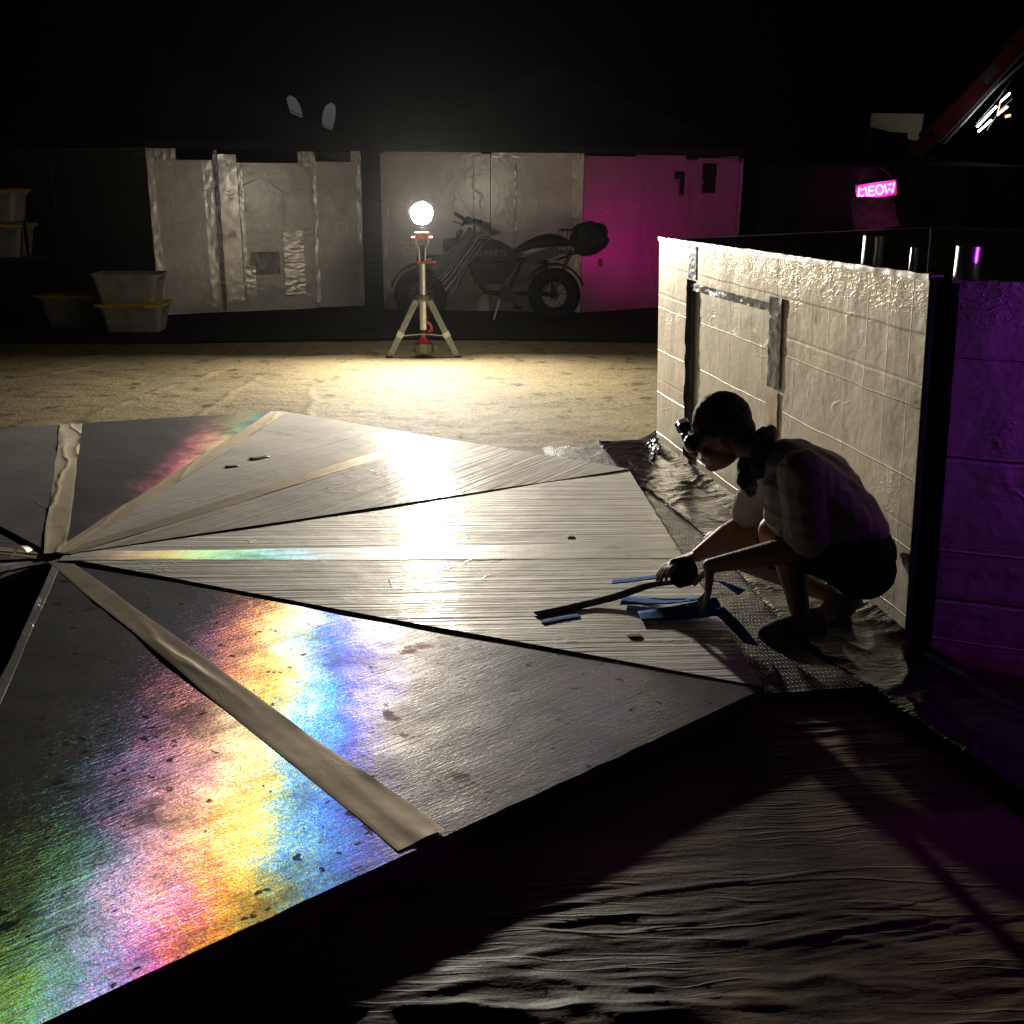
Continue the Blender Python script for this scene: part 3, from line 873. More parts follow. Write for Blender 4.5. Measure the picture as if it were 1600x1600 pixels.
c2, l2, r2 = Vector((3.00, 8.02)), Vector((.83, 8.28)), Vector((4.97, 8.97))
pk2 = Vector((2.74, 8.9, 2.66))
h2 = hip(c2, pk2, .55, 1.75); h2l = hip(l2, pk2, .5, 1.75); h2r = hip(r2, pk2, .5, 1.75)
tent('foil_tent', 'middle foil-walled tent behind the bike, its right side glowing magenta', c2, l2, r2, pk2, 1.75,
     [('wall_panel', 'foil_tentb', 0, .545, .02, 1.69, 0), ('wall_panel', 'foil_tentb', .545, 1, .0, 1.69, -.004),
      ('top_tape', 'tape_tent_silver', .55, .98, 1.655, 1.705, .002), ('top_tape', 'tape_tent', .02, .5, 1.67, 1.705, .002), ('corner_tape', 'tape_tent_silver', .945, .985, .0, 1.64, .001), ('corner_tape', 'tape', .985, 1.0, .0, 1.70, .001),
      ('wall_tape', 'tape_tent_silver', .01, .035, .1, 1.2, .002), ('wall_tape', 'tape_tent', .66, .675, .3, 1.6, .001), ('foil_patch', 'foil_patch', .09, .17, .62, .80, .002)],
     [('wall_panel', 'foil_tentb', 0, .40, 0, 1.68, 0), ('wall_panel', 'foil_tentb', .40, .70, 0, 1.66, -.005), ('wall_panel', 'foil_tentb', .70, 1, 0, 1.68, 0),
      ('top_tape', 'tape_tent_silver', .30, .62, 1.58, 1.70, .003), ('wall_tape', 'tape_tent_silver', .36, .44, .2, 1.5, .002), ('wall_tape', 'tape_tent_silver', .66, .74, .2, 1.45, .002),
      ('foil_patch', 'black_tape', .585, .615, 1.28, 1.45, .004), ('foil_patch', 'black_tape', .55, .615, 1.45, 1.53, .004), ('foil_patch', 'black_tape', .73, .82, 1.30, 1.62, .004), ('corner_tape', 'tape_tent_silver', .98, 1.0, .1, 1.68, .002)],
     [out(sag(h2l, h2, .75, .08), -.01, -.03), out(sag(h2, h2r, .5, .05), .01, -.03), [tuple(pk2 + Vector((0, 0, .02))), tuple(hip(l2, pk2, 1.0, 1.77))]])

# a third, unlit canopy at the right that carries the neon sign
t3 = empty('dark_canopy_tent', (6.5, 9.0, 0))
tag(t3, 'unlit dark tent at the right carrying the pink neon sign', 'tent')
for (x0, x1, y, nm) in ((-1.3, 2.9, 0, 'front_wall'), (-1.3, 2.9, 2.6, 'rear_wall')):
    sheet(nm, 40, 6, lambda u, v, x0=x0, x1=x1, y=y: (x0 + (x1 - x0) * u, y + .04 * math.sin(u * 40), v * 1.62), M['dark_fabric'], t3)
for (x, nm) in ((-1.3, 'side_wall'), (2.9, 'side_wall')):
    sheet(nm, 10, 4, lambda u, v, x=x: (x, u * 2.6, v * 1.62), M['dark_fabric'], t3)
for i, (a, b) in enumerate((((-1.4, -.1), (3.0, -.1)), ((3.0, -.1), (3.0, 2.7)), ((3.0, 2.7), (-1.4, 2.7)), ((-1.4, 2.7), (-1.4, -.1)))):
    a, b = Vector(a), Vector(b)
    sheet('canopy_face', 8, 8, lambda u, v, a=a, b=b: (*a.lerp(b, u).lerp(Vector((.8, 1.3)), v), 1.6 + .16 * v - .03 * math.sin(math.pi * v)), M['dark_fabric'], t3)

# ------------------------------------------------------------------ work light on its tripod
lamp = empty('work_light', (LAMP.x, LAMP.y, 0))
tag(lamp, 'bright battery work light on a short grey tripod with red fittings', 'work light')
mb = MB()
for sx, nm in ((-1, 0), (1, 0)):
    mb = MB()
    a, b = Vector((sx * .055, -.01, .475)), Vector((sx * .285, -.055, .012))
    mb.bar(a, b, .050, .022, (0, 1, 0), .004)
    ch = a.lerp(b, .12)
    mb.bar(a.lerp(b, .10) + Vector((0, -.014, 0)), a.lerp(b, .50) + Vector((0, -.014, 0)), .014, .008, (0, 1, 0))
    lg = mb.build('leg', M['legmetal'], lamp)
    MB().box((sx * .288, -.056, .010), (.062, .05, .020), None, .006).build('foot', M['black_plastic'], lg)
    MB().box(tuple(a.lerp(b, .60)), (.058, .036, .05), Matrix.Rotation(sx * -.46, 3, 'Y'), .004).build('clamp', M['alu'], lg)
mb = MB(); mb.bar((0, .05, .475), (0, .27, .012), .05, .022, (1, 0, 0), .004)
lg = mb.build('leg', M['legmetal'], lamp)
MB().box((0, .272, .010), (.05, .06, .02), None, .006).build('foot', M['black_plastic'], lg)
MB().lathe([(.001, .47), (.05, .47), (.055, .49), (.052, .515), (.034, .52), (.001, .52)], (0, 0, 0), 20).build('collar', M['canister'], lamp)
MB().lathe([(.026, .515), (.029, .515), (.029, .78), (.026, .78)], (0, 0, 0), 8).build('upper_column', M['alu'], lamp)
MB().lathe([(.030, .23), (.033, .23), (.033, .335), (.036, .335), (.036, .35), (.033, .35), (.033, .47), (.030, .47)], (0, 0, 0), 8).build('lower_column', M['alu'], lamp)
MB().lathe([(.001, .215), (.036, .215), (.036, .232), (.001, .232)], (0, 0, 0), 16).build('ring', M['black_plastic'], lamp)
MB().tube([(-.20, -.04, .185), (0, -.02, .20), (.20, -.04, .185)], .006, 8).build('brace', M['alu'], lamp)
MB().lathe([(.001, .215), (.016, .215), (.020, .17), (.058, .125), (.066, .118), (.001, .118)], (0, 0, 0), 10).build('red_cone', M['red_plastic'], lamp)
MB().lathe([(.001, .035), (.075, .035), (.082, .045), (.082, .112), (.075, .12), (.001, .12)], (0, 0, 0), 10).build('battery_can', M['canister'], lamp)
MB().tube([(.085, -.01, .10), (.105, -.01, .10), (.105, -.01, .065), (.085, -.01, .065)], .005, 6).build('latch', M['alu'], lamp)
MB().tube([(.034, .0, .30), (.065, .0, .27), (.070, .0, .23), (.04, .0, .215)], .012, 8).build('carry_handle', M['red_plastic'], lamp)
# yoke, brackets and head
MB().lathe([(.001, .775), (.04, .775), (.042, .795), (.001, .795)], (0, 0, 0), 12).build('swivel', M['canister'], lamp)
MB().bar((-.045, -.03, .79), (.115, -.03, .79), .014, .02, (0, 1, 0), .004).build('tray', M['red_plastic'], lamp)
MB().bar((.035, -.035, .812), (.075, -.035, .812), .012, .014, (0, 1, 0), .003).build('latch', M['red_plastic'], lamp)
MB().box((0, .01, .86), (.056, .05, .13), None, .006).build('neck_block', M['black_plastic'], lamp)
for sx in (-1, 1):
    MB().tube([(sx * .022, -.035, .80), (sx * .026, -.035, .90), (sx * .050, -.035, .94), (sx * .052, -.035, 1.02)], .007, 8).build('yoke_arm', M['alu'], lamp)
MB().box((0, -.030, .995), (.115, .022, .042), None, .006).build('red_hinge', M['red_plastic'], lamp)
MB().tube([(-.085, -.03, .985), (.085, -.03, .985)], .012, 10).build('hinge_pin', M['red_plastic'], lamp)
MB().box((0, -.028, 1.024), (.115, .03, .012), None, .003).build('red_lip', M['red_plastic'], lamp)
cz = LAMP.z
mb = MB()
mb.lathe([(.001, .06), (.06, .055), (.088, .03), (.094, -.006), (.088, -.006), (.084, .004), (.001, .004)], (0, 0, cz), 28, 'Y')
mb.build('lamp_housing', M['black_plastic'], lamp, True)
mb = MB()
mb.lathe([(.087, -.004), (.083, -.010), (.05, -.018), (.001, -.021)], (0, 0, cz), 40, 'Y')
for v_ in mb.bm.verts:
    a_ = math.atan2(v_.co.z - cz, v_.co.x); k_ = 1.04 + .03 * math.sin(5 * a_ + .6) + .02 * math.sin(9 * a_ + 2)
    v_.co.x *= k_; v_.co.z = cz + (v_.co.z - cz) * k_
mb.build('lamp_lens', emit('lamp_dome_glow', (1, .95, .86), 60.0), lamp, True)
ld = bpy.data.lights.new('lamp_light', 'AREA')
ld.shape = 'DISK'; ld.size = .17; ld.energy = LAMP_POWER; ld.color = (1.0, .925, .795)
lo = bpy.data.objects.new('lamp_light', ld); COL.objects.link(lo); lo.parent = lamp
lo.location = (0, -.030, cz); lo.rotation_euler = (math.radians(-84), 0, 0)
# added point light behind the head that brightens tents and bins
sd = bpy.data.lights.new('back_fill_light', 'POINT'); sd.energy = 13.0; sd.shadow_soft_size = .05; sd.color = (1, .9, .75)
so = bpy.data.objects.new('back_fill_light', sd); COL.objects.link(so); so.parent = lamp
so.location = (0, .10, cz + .09)

# ------------------------------------------------------------------ coloured stage lamps standing in the camp (behind the wall and out at the right)
def stage_lamp(loc, aim, col, power, size_deg, label, blend=.6, head=.5):
    t = empty('stage_lamp', loc)
    tag(t, label, 'stage lamp')
    d = (Vector(aim) - (Vector(loc) + Vector((0, 0, head)))).normalized()
    q = d.to_track_quat('-Z', 'Y').to_matrix()
    MB().lathe([(.001, .16), (.05, .16), (.07, .13), (.075, 0), (.067, 0), (.06, .02), (.001, .02)], (0, 0, head), 20, 'Z', q).build('lamp_can', M['black_plastic'], t, True)
    MB().lathe([(.001, .012), (.06, .012), (.06, .016), (.001, .016)], (0, 0, head), 16, 'Z', q).build('lamp_lens', emit('coloured_lens', col, 6), t)
    MB().tube([(-.09, 0, 0), (-.09, 0, head), (.09, 0, head), (.09, 0, 0)], .008, 8).build('yoke', M['dark_metal'], t)
    MB().box((0, 0, .008), (.24, .16, .016), None, .004).build('base_plate', M['dark_metal'], t)
    L = bpy.data.lights.new('coloured_light', 'SPOT'); L.energy = power; L.color = col; L.spot_size = math.radians(size_deg); L.spot_blend = blend; L.shadow_soft_size = .012
    lo = bpy.data.objects.new('coloured_light', L); COL.objects.link(lo); lo.parent = t
    lo.location = Vector((0, 0, head)) - d * .004
    lo.rotation_euler = q.to_euler()
    return t
stage_lamp((4.85, 6.6, 0), (3.9, 8.4, 1.15), (1.0, .0, .40), 33, 80, 'magenta stage lamp behind the foil wall, aimed at the middle tent', 1.0, .55)
vl = stage_lamp((4.15, -1.66, 0), (3.2, -1.02, .70), (.50, .06, 1.0), 24, 110, 'violet stage lamp with an added light-blocking plate beside the right side of the foil wall', 1.0, 1.15)
bd = math.radians(165)
mb = MB(); mb.box((0, 0, .85), (.004, .266, 1.30), None)  # unseen plate added to keep the violet light off the person
bo = mb.build('added_light_flag', M['black_matte'], vl, False, (.35 * math.cos(bd), .35 * math.sin(bd), 0), (0, 0, bd))

# ------------------------------------------------------------------ neon sign
sign = empty('neon_sign', (6.53, 8.86, 1.345), .0)
tag(sign, 'pink neon sign reading MEOW with cat ears on the dark tent', 'neon sign')
sign.scale = (1.07, 1.07, 1.07)
sign.rotation_euler = (0, math.radians(-9), math.radians(-14))
mb = MB(); mb.box((0, .02, 0), (.43, .008, .165), None, .003)
mk, t_ = newmat('pink_acrylic')
pb = t_.n('ShaderNodeBsdfPrincipled', None, Base_Color=(.80, .22, .55), Roughness=.3)
t_.done(pb.outputs[0])
mb.build('backing_plate', mk, sign)
neon = emit('neon_pink', (1.0, .22, .78), 7.0)
letters = [
    [(-.19, -.05), (-.175, .05), (-.15, .025), (-.135, .025), (-.11, .05), (-.10, -.05)],
    [(-.165, -.03), (-.148, -.045), (-.13, -.03)],
    [(-.02, .045), (-.075, .045), (-.075, -.05), (-.02, -.05)], [(-.075, 0), (-.03, 0)],
    [(.035 + .038 * math.cos(a * math.pi / 8), .048 * math.sin(a * math.pi / 8)) for a in range(17)],
    [(.09, .05), (.105, -.05), (.135, .0), (.165, -.05), (.19, .055)], [(.12, .045), (.14, .035), (.16, .045)],
]
for li in letters:
    MB().tube([(p[0], 0, p[1]) for p in li], .0055, 8).build('neon_tube', neon, sign)
for sx in (-1, 1):
    MB().tube([(sx * .19, .02, .08), (sx * .10, .04, .20), (0, .05, .26)], .004, 6).build('hanging_cord', M['black_plastic'], sign)
nl = bpy.data.lights.new('neon_light', 'POINT'); nl.energy = 2.2; nl.color = (1, .1, .6); nl.shadow_soft_size = .08
no = bpy.data.objects.new('neon_light', nl); COL.objects.link(no); no.parent = sign; no.location = (0, -.06, 0)
# quilted cloth under the sign that catches its light
o = sheet('quilted_blanket', 40, 30, lambda u, v: (6.22 + .50 * u + .10 * v, 8.80 + .05 * math.sin(v * 3) - .03 * u, 1.27 - .42 * v * (1 - .25 * u) + .006 * math.sin(u * 50) * math.sin(v * 44)), M['pinkcloth'])
o.data.materials.clear(); o.data.materials.append(M['quilt'])
tag(o, 'quilted blanket hanging below the pink neon sign', 'blanket')

# ------------------------------------------------------------------ boom, tubes and beige cloth at the right
boom = empty('red_boom', (7.5, 10.0, 0))
tag(boom, 'dark red lifting boom slanting up out of the picture at the right', 'boom')
a, b = Vector((.10, 0, 1.98)), Vector((1.75, 0, 3.87))
dd = (b - a).normalized(); nn = Vector((-dd.z, 0, dd.x))
MB().bar(a, b, .20, .17, (0, 1, 0), .01).build('beam', M['red_paint'], boom)
MB().bar(a - nn * .112, b - nn * .112, .018, .19, (0, 1, 0), .003).build('bottom_flange', M['white_edge'], boom)
MB().tube([a - nn * .19 + dd * .05, a - nn * .18 + dd * .9, a - nn * .24 + dd * 1.5, b - nn * .19], .016, 8).build('hose', M['legmetal'], boom)
MB().bar(a - dd * .32, a + dd * .12 , .15, .21, (0, 1, 0), .01).build('hinge_block', M['red_paint'], boom)
MB().lathe([(.001, -.13), (.05, -.13), (.05, .13), (.001, .13)], tuple(a - dd * .02 + nn * .06), 14, 'Y').build('hinge_pin', M['dark_metal'], boom)
MB().box(tuple(a + dd * .95 + Vector((0, -.088, 0)) + nn * .02), (.13, .006, .22), Matrix.Rotation(math.atan2(dd.x, dd.z), 3, 'Y')).build('name_plate', M['legmetal'], boom)
MB().box((-.10, .1, .87), (.5, .5, 1.74), None, .03).build('turret', M['dark_metal'], boom)

tubes = empty('tube_light', (8.30, 9.9, -.02))
tag(tubes, 'cluster of white light tubes hanging below the red boom', 'light')
white = emit('cool_tube_glow', (.92, .98, 1.0), 9.0)
amber = emit('amber_tube_glow', (1.0, .45, .18), 2.5)
def q(px, py):        # small local layout of the cluster (metres)
    return ((px - 1545) / 121.0, 0, 2.28 - (py - 180) / 121.0)
for k, (p, r, mm) in enumerate(((((1524, 200), (1550, 171)), .013, white), (((1527, 207), (1545, 190)), .012, white), (((1556, 164), (1568, 152)), .011, white), (((1553, 183), (1567, 171)), .010, white), (((1553, 182), (1555, 164)), .007, amber), (((1566, 185), (1573, 183)), .016, amber))):
    MB().tube([q(*p[0]), q(*p[1])], r, 8).build('glow_tube', mm, tubes)
MB().tube([q(1522, 196), q(1552, 158), q(1566, 135)], .006, 6).build('bracket', M['legmetal'], tubes)
MB().tube([q(1540, 205), q(1556, 176), q(1573, 160)], .006, 6).build('bracket', M['legmetal'], tubes)
tl = bpy.data.lights.new('tube_glow', 'POINT'); tl.energy = .3; tl.color = (.95, .95, 1); tl.shadow_soft_size = .12
to = bpy.data.objects.new('tube_glow', tl); COL.objects.link(to); to.parent = tubes; to.location = (0, -.12, 2.28)

bz = empty('beige_awning', (7.56, 11.0, 0))
tag(bz, 'beige cloth panel with a notched lower edge beside the red boom', 'cloth panel')
poly = [(-.30, 2.34), (.27, 2.34), (.255, 2.02), (.12, 2.055), (.12, 2.12), (-.10, 2.135), (-.30, 2.19)]
mb = MB(); mb.prism([(p[0] * 1.25, 2.12 + (p[1] - 2.18) * 1.1) for p in poly], 0, .012)
mb.build('cloth', M['beige'], bz, False, None, (math.radians(90), 0, 0))
for x in (-.29, .25):
    MB().tube([(x * 1.2, .03, 0), (x * 1.2, .03, 2.26)], .012, 8).build('pole', M['dark_metal'], bz)

# ------------------------------------------------------------------ pale shapes behind the tents
for (x, y, z, h, w, lean, lab) in ((-.30, 10.6, 1.98, .42, .105, -.10, 'left of two white pointed banners with an added faint glow above the left tent roof'), (.05, 10.6, 1.86, .46, .115, .06, 'right of two white pointed banners with an added faint glow above the left tent roof')):
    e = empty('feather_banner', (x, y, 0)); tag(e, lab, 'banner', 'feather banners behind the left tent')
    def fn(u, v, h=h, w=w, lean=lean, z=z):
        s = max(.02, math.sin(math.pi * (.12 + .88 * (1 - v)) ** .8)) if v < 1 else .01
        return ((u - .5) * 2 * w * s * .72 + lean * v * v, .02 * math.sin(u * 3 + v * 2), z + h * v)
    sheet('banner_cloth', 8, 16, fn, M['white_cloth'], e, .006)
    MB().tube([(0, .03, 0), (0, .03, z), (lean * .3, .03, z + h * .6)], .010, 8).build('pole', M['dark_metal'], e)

tr = empty('camper_trailer', (1.75, 14.0, 0))
tag(tr, 'pale round-topped trailer dimly seen behind the middle tent', 'trailer')
prof = [(-.85, .5), (-.85, 2.35), (-.7, 2.48), (-.3, 2.60), (.3, 2.68), (1.0, 2.70), (1.5, 2.62), (1.6, 2.3), (1.6, .5)]
MB().prism(prof, 0, 1.9).build('body', M['trailer'], tr, False, (0, 1.9, 0), (math.radians(90), 0, 0))
for x in (-.2, .9):
    MB().torus((x, -.02, .33), .24, .09).build('wheel', M['rubber'], tr)
MB().box((.3, -.005, 1.9), (.9, .02, .5), None, .01).build('window', M['black_plastic'], tr)

# ------------------------------------------------------------------ storage bins
def make_bin(loc, rz, sx, sy, h, lid, label, group, contents=None):
    e = empty('storage_bin', loc, rz)
    tag(e, label, 'storage bin', group)
    bm = bmesh.new()
    rings = []
    for (z, k) in ((0, .84), (.012, .86), (h * .9, .985), (h * .9, 1.04), (h, 1.05), (h, 1.0), (h * .9, .965), (.02, .84)):
        rad = .05
        pts = []
        for cx, cy, a0 in ((1, 1, 0), (-1, 1, 90), (-1, -1, 180), (1, -1, 270)):
            for a in (0, 30, 60, 90):
                t = math.radians(a0 + a)
                pts.append(((sx / 2 * k - rad) * cx + rad * math.cos(t), (sy / 2 * k - rad) * cy + rad * math.sin(t), z))
        rings.append([bm.verts.new(p) for p in pts])
    n = len(rings[0])
    for i in range(len(rings) - 1):
        for k in range(n):
            bm.faces.new((rings[i][k], rings[i][(k + 1) % n], rings[i + 1][(k + 1) % n], rings[i + 1][k]))
    bm.faces.new(list(reversed(rings[0]))); bm.faces.new(rings[-1])
    me = bpy.data.meshes.new('bin_body'); bm.to_mesh(me); bm.free()
    link('bin_body', me, M['bin'], e)
    for s in (-1, 1):
        MB().box((s * sx * .515, 0, h * .82), (.02, sy * .3, .03), None, .005).build('handle', M['bin'], e)
    if lid:
        mb = MB(); mb.box((0, 0, h + .012), (sx * 1.10, sy * 1.12, .022), None, .008); mb.box((0, 0, h + .028), (sx * .86, sy * .84, .014), None, .006)
        mb.build('lid', lid, e)
        for s in (-1, 1):
            MB().box((s * sx * .3, -sy * .565, h + .006), (.07, .014, .03), None, .004).build('lid_clip', lid, e)
    if contents:
        for i, (mat, x, z, r) in enumerate(contents):
            def fn(u, v, r=r, x=x, z=z, i=i):
                a, b = u * 2 * math.pi, (v - .5) * math.pi
                k = r * (1 + .35 * fbm(math.cos(a) * 2, math.sin(a) * 2, v * 4 + i))
                return (x + k * 1.3 * math.cos(a) * math.cos(b), k * math.sin(a) * math.cos(b), z + k * .8 * math.sin(b))
            sheet('folded_clothes', 20, 12, fn, mat, e)
    return e
GB = 'storage bins by the left tent'
make_bin((-1.42, 6.55, .04), .02, .58, .40, .24, M['yellow_lid'], 'cloudy storage bin with yellow lid, lower right of the three on the ground', GB, [(M['darkcloth'], 0, .10, .10)])
make_bin((-2.02, 6.85, .04), -.12, .62, .42, .29, M['yellow_lid'], 'storage bin of pink clothes under a yellow lid, leftmost on the ground', GB, [(M['pinkcloth'], .12, .15, .11), (M['darkcloth'], -.12, .12, .13), (M['darkcloth'], .02, .08, .12)])
make_bin((-1.45, 6.57, .318), .03, .60, .42, .255, None, 'lidless cloudy bin sitting on top of a yellow-lidded bin', GB, [(M['darkcloth'], .08, .10, .11)])
sh = empty('shelf_rack', (-3.08, 7.7, 0)); tag(sh, 'dark shelf rack holding two bins at the left edge', 'shelf')
for z in (.62, .10):
    MB().box((0, 0, z), (.85, .5, .03), None, .004).build('shelf_board', M['wood'], sh)
for x in (-.4, .4):
    for y in (-.23, .23):
        MB().bar((x, y, 0), (x, y, 1.0), .025, .025).build('post', M['dark_metal'], sh)
make_bin((-3.0, 7.66, .64), 0, .56, .4, .30, M['yellow_lid'], 'lower yellow-lidded bin on the shelf rack at the left edge', 'bins on the shelf', [(M['darkcloth'], -.02, .14, .12)])
make_bin((-3.02, 7.66, .985), 0, .54, .4, .29, M['yellow_lid'], 'upper yellow-lidded bin on the shelf rack at the left edge', 'bins on the shelf', None)

# ------------------------------------------------------------------ electric bike
bike = empty('electric_bike', (1.95, 7.30, .03))
tag(bike, 'black fat-tyred electric bike parked behind the lamp, striped cloth on its front', 'bike')
FW, RW = Vector((-.68, 0, .27)), Vector((.69, 0, .27))
for wc in (FW, RW):
    w = MB().torus(wc, .205, .068, 'Y', 40, 12).build('tyre', M['rubber'], bike, True)
    MB().torus(wc, .145, .018, 'Y', 36, 8).build('rim', M['dark_metal'], w, True)
    MB().lathe([(.001, -.07), (.05, -.07), (.055, 0), (.05, .07), (.001, .07)], tuple(wc), 16, 'Y').build('hub', M['dark_metal'], w)
    mb = MB()
    for i in range(12):
        t = math.pi * 2 * i / 12
        mb.tube([wc + Vector((.04 * math.cos(t + .4), .03 * (-1) ** i, .04 * math.sin(t + .4))), wc + Vector((.145 * math.cos(t), 0, .145 * math.sin(t)))], .003, 5)
    mb.build('spokes', M['dark_metal'], w)
mb = MB()
mb.tube([(-.28, 0, .80), (-.20, 0, .72), (.05, 0, .64), (.35, 0, .62), (.62, 0, .60)], .024, 10)
mb.tube([(-.22, 0, .72), (-.14, 0, .46), (-.02, 0, .30), (.20, 0, .27)], .024, 10)
mb.tube([(.36, 0, .62), (.28, 0, .45), (.20, 0, .27)], .020, 10)
for s in (-1, 1):
    mb.tube([(.20, s * .04, .28), (.45, s * .085, .285), (.69, s * .085, .27)], .014, 8)
    mb.tube([(.58, s * .06, .60), (.66, s * .085, .42), (.69, s * .085, .27)], .012, 8)
mb.build('frame', M['black_plastic'], bike, True)
mb = MB()
for s in (-1, 1):
    mb.tube([(-.26, s * .085, .92), (-.42, s * .085, .62), (-.68, s * .085, .27)], .020, 10)
mb.box((-.29, 0, .88), (.06, .22, .03), None, .006)
mb.build('fork', M['dark_metal'], bike)
mb = MB(); mb.tube([(-.14, -.33, 1.00), (-.20, -.24, 1.03), (-.26, -.08, .96), (-.26, .08, .96), (-.20, .24, 1.03), (-.14, .33, 1.0)], .012, 10)
hb = mb.build('handlebar', M['black_plastic'], bike, True)
MB().tube([(-.335, -.30, 1.09), (-.17, -.26, .985)], .018, 10).build('grip', M['rubber'], hb)
MB().tube([(-.35, -.31, 1.015), (-.28, -.30, .985), (-.20, -.27, .985)], .007, 8).build('brake_lever', M['dark_metal'], hb)
MB().tube([(-.14, .33, 1.0), (-.05, .38, .98)], .018, 10).build('grip', M['rubber'], hb)
MB().lathe([(.001, -.10), (.06, -.09), (.075, 0), (.075, .03), (.001, .035)], (-.36, 0, .76), 18, 'X').build('headlight', M['black_plastic'], bike, True)
# tank with lettering
prof = [(-.17, .64), (.28, .60), (.30, .66), (.27, .73), (.14, .80), (.02, .845), (-.12, .84), (-.18, .78)]
tk = MB().prism(prof, -.085, .085).build('tank', M['black_plastic'], bike, False, None, (math.radians(90), 0, 0))
MB().torus((-.03, 0, .845), .035, .010, 'Z', 18, 8).build('filler_cap', M['dark_metal'], bike)
MB().tube([(-.15, -.087, .80), (-.06, -.088, .85), (.04, -.088, .83)], .009, 6).build('tank_trim', M['white_mark'], bike)
fc = bpy.data.curves.new('lettering', 'FONT'); fc.body = 'SUPER73'; fc.size = .085; fc.extrude = .001; fc.shear = .25; fc.align_x = 'CENTER'
fo = bpy.data.objects.new('lettering_tmp', fc); COL.objects.link(fo)
bpy.context.view_layer.update()
me = bpy.data.meshes.new_from_object(fo.evaluated_get(bpy.context.evaluated_depsgraph_get()))
bpy.data.objects.remove(fo, do_unlink=True)
link('lettering', me, M['white_mark'], bike, False, (.03, -.089, .665), (math.radians(90), 0, 0))
# battery case with slats
prof = [(-.16, .60), (.31, .60), (.27, .52), (.15, .38), (-.14, .38)]
MB().prism(prof, -.06, .06).build('battery_case', M['black_plastic'], bike, False, None, (math.radians(90), 0, 0))
for i in range(3):
    for j in range(6 - i):
        MB().box((-.125 + j * .066, -.064, .565 - i * .048), (.052, .008, .024), None, .003).build('slat', M['dark_metal'], bike)
# seat
def seat(u, v):
    a = u * 2 * math.pi
    x = .27 + .56 * v
    w = (.085 + .04 * v) * math.sin(math.pi * (.08 + .86 * v)) ** .35
    hgt = (.05 + .03 * v) * math.sin(math.pi * (.06 + .90 * v)) ** .5
    zc = .70 + .08 * v + .05 * math.sin(v * 3.1)
    return (x, w * math.cos(a), zc + hgt * math.sin(a) * (1.3 if math.sin(a) > 0 else .7) + .01 * fbm(x * 12, a))
sheet('seat', 24, 30, seat, M['black_plastic'], bike)
MB().bar((.40, 0, .62), (.72, 0, .72), .05, .10).build('seat_rail', M['dark_metal'], bike)
mb = MB()
for z in (.70, .80, .92):
    mb.tube([(.74, -.16, z), (1.10, -.16, z), (1.10, .16, z), (.74, .16, z), (.74, -.16, z)], .007, 6)
for x in (.74, .83, .92, 1.01, 1.10):
    for s in (-1, 1):
        mb.tube([(x, s * .16, .70), (x, s * .16, .92)], .005, 6)
mb.tube([(.70, 0, .62), (.92, 0, .70)], .012, 6); mb.tube([(.69, .08, .3), (.85, .08, .70)], .01, 6); mb.tube([(.69, -.08, .3), (.85, -.08, .70)], .01, 6)
mb.build('rear_basket', M['dark_metal'], bike)
mb = MB()
for i in range(9):
    pts = []
    mb.tube([RW + Vector((.31 * math.cos(math.radians(t)), 0, .31 * math.sin(math.radians(t)))) + Vector((0, (i - 4) * .018, 0)) for t in range(20, 150, 10)], .010, 5)
mb.build('rear_fender', M['black_plastic'], bike)
mb = MB()
for i in range(9):
    mb.tube([FW + Vector((.31 * math.cos(math.radians(t)), 0, .31 * math.sin(math.radians(t)))) + Vector((0, (i - 4) * .018, 0)) for t in range(35, 175, 10)], .010, 5)
mb.build('front_fender', M['black_plastic'], bike)
MB().box((-.60, -.05, .60), (.24, .16, .14), None, .02).build('front_bag', M['black_matte'], bike)
cr = MB().lathe([(.001, -.03), (.085, -.03), (.085, .03), (.001, .03)], (.20, -.05, .28), 20, 'Y').build('crank_motor', M['dark_metal'], bike)
MB().bar((.20, -.10, .28), (.30, -.10, .16), .022, .012, (0, 1, 0)).build('crank_arm', M['dark_metal'], cr)
MB().box((.30, -.14, .16), (.09, .07, .022), None, .005).build('pedal', M['black_plastic'], cr)
MB().tube([(.12, -.07, .22), (.06, -.12, .03)], .010, 8).build('kickstand', M['alu'], bike)
MB().lathe([(.001, -.02), (.035, -.02), (.035, .02), (.001, .02)], (1.16, 0, .60), 14, 'X').build('tail_light', M['red_plastic'], bike)

def bag(u, v):
    a = u * 2 * math.pi; b = (v - .5) * math.pi
    k = 1 + .28 * fbm(math.cos(a) * 1.6, math.sin(a) * 1.6, v * 3)
    return (2.99 + .20 * k * math.cos(a) * math.cos(b), 7.30 + .14 * k * math.sin(a) * math.cos(b), .865 + .15 * k * math.sin(b))
o = sheet('black_bag', 36, 24, bag, M['black_matte'])
tag(o, 'black bag stuffed in the rear basket of the bike', 'bag')

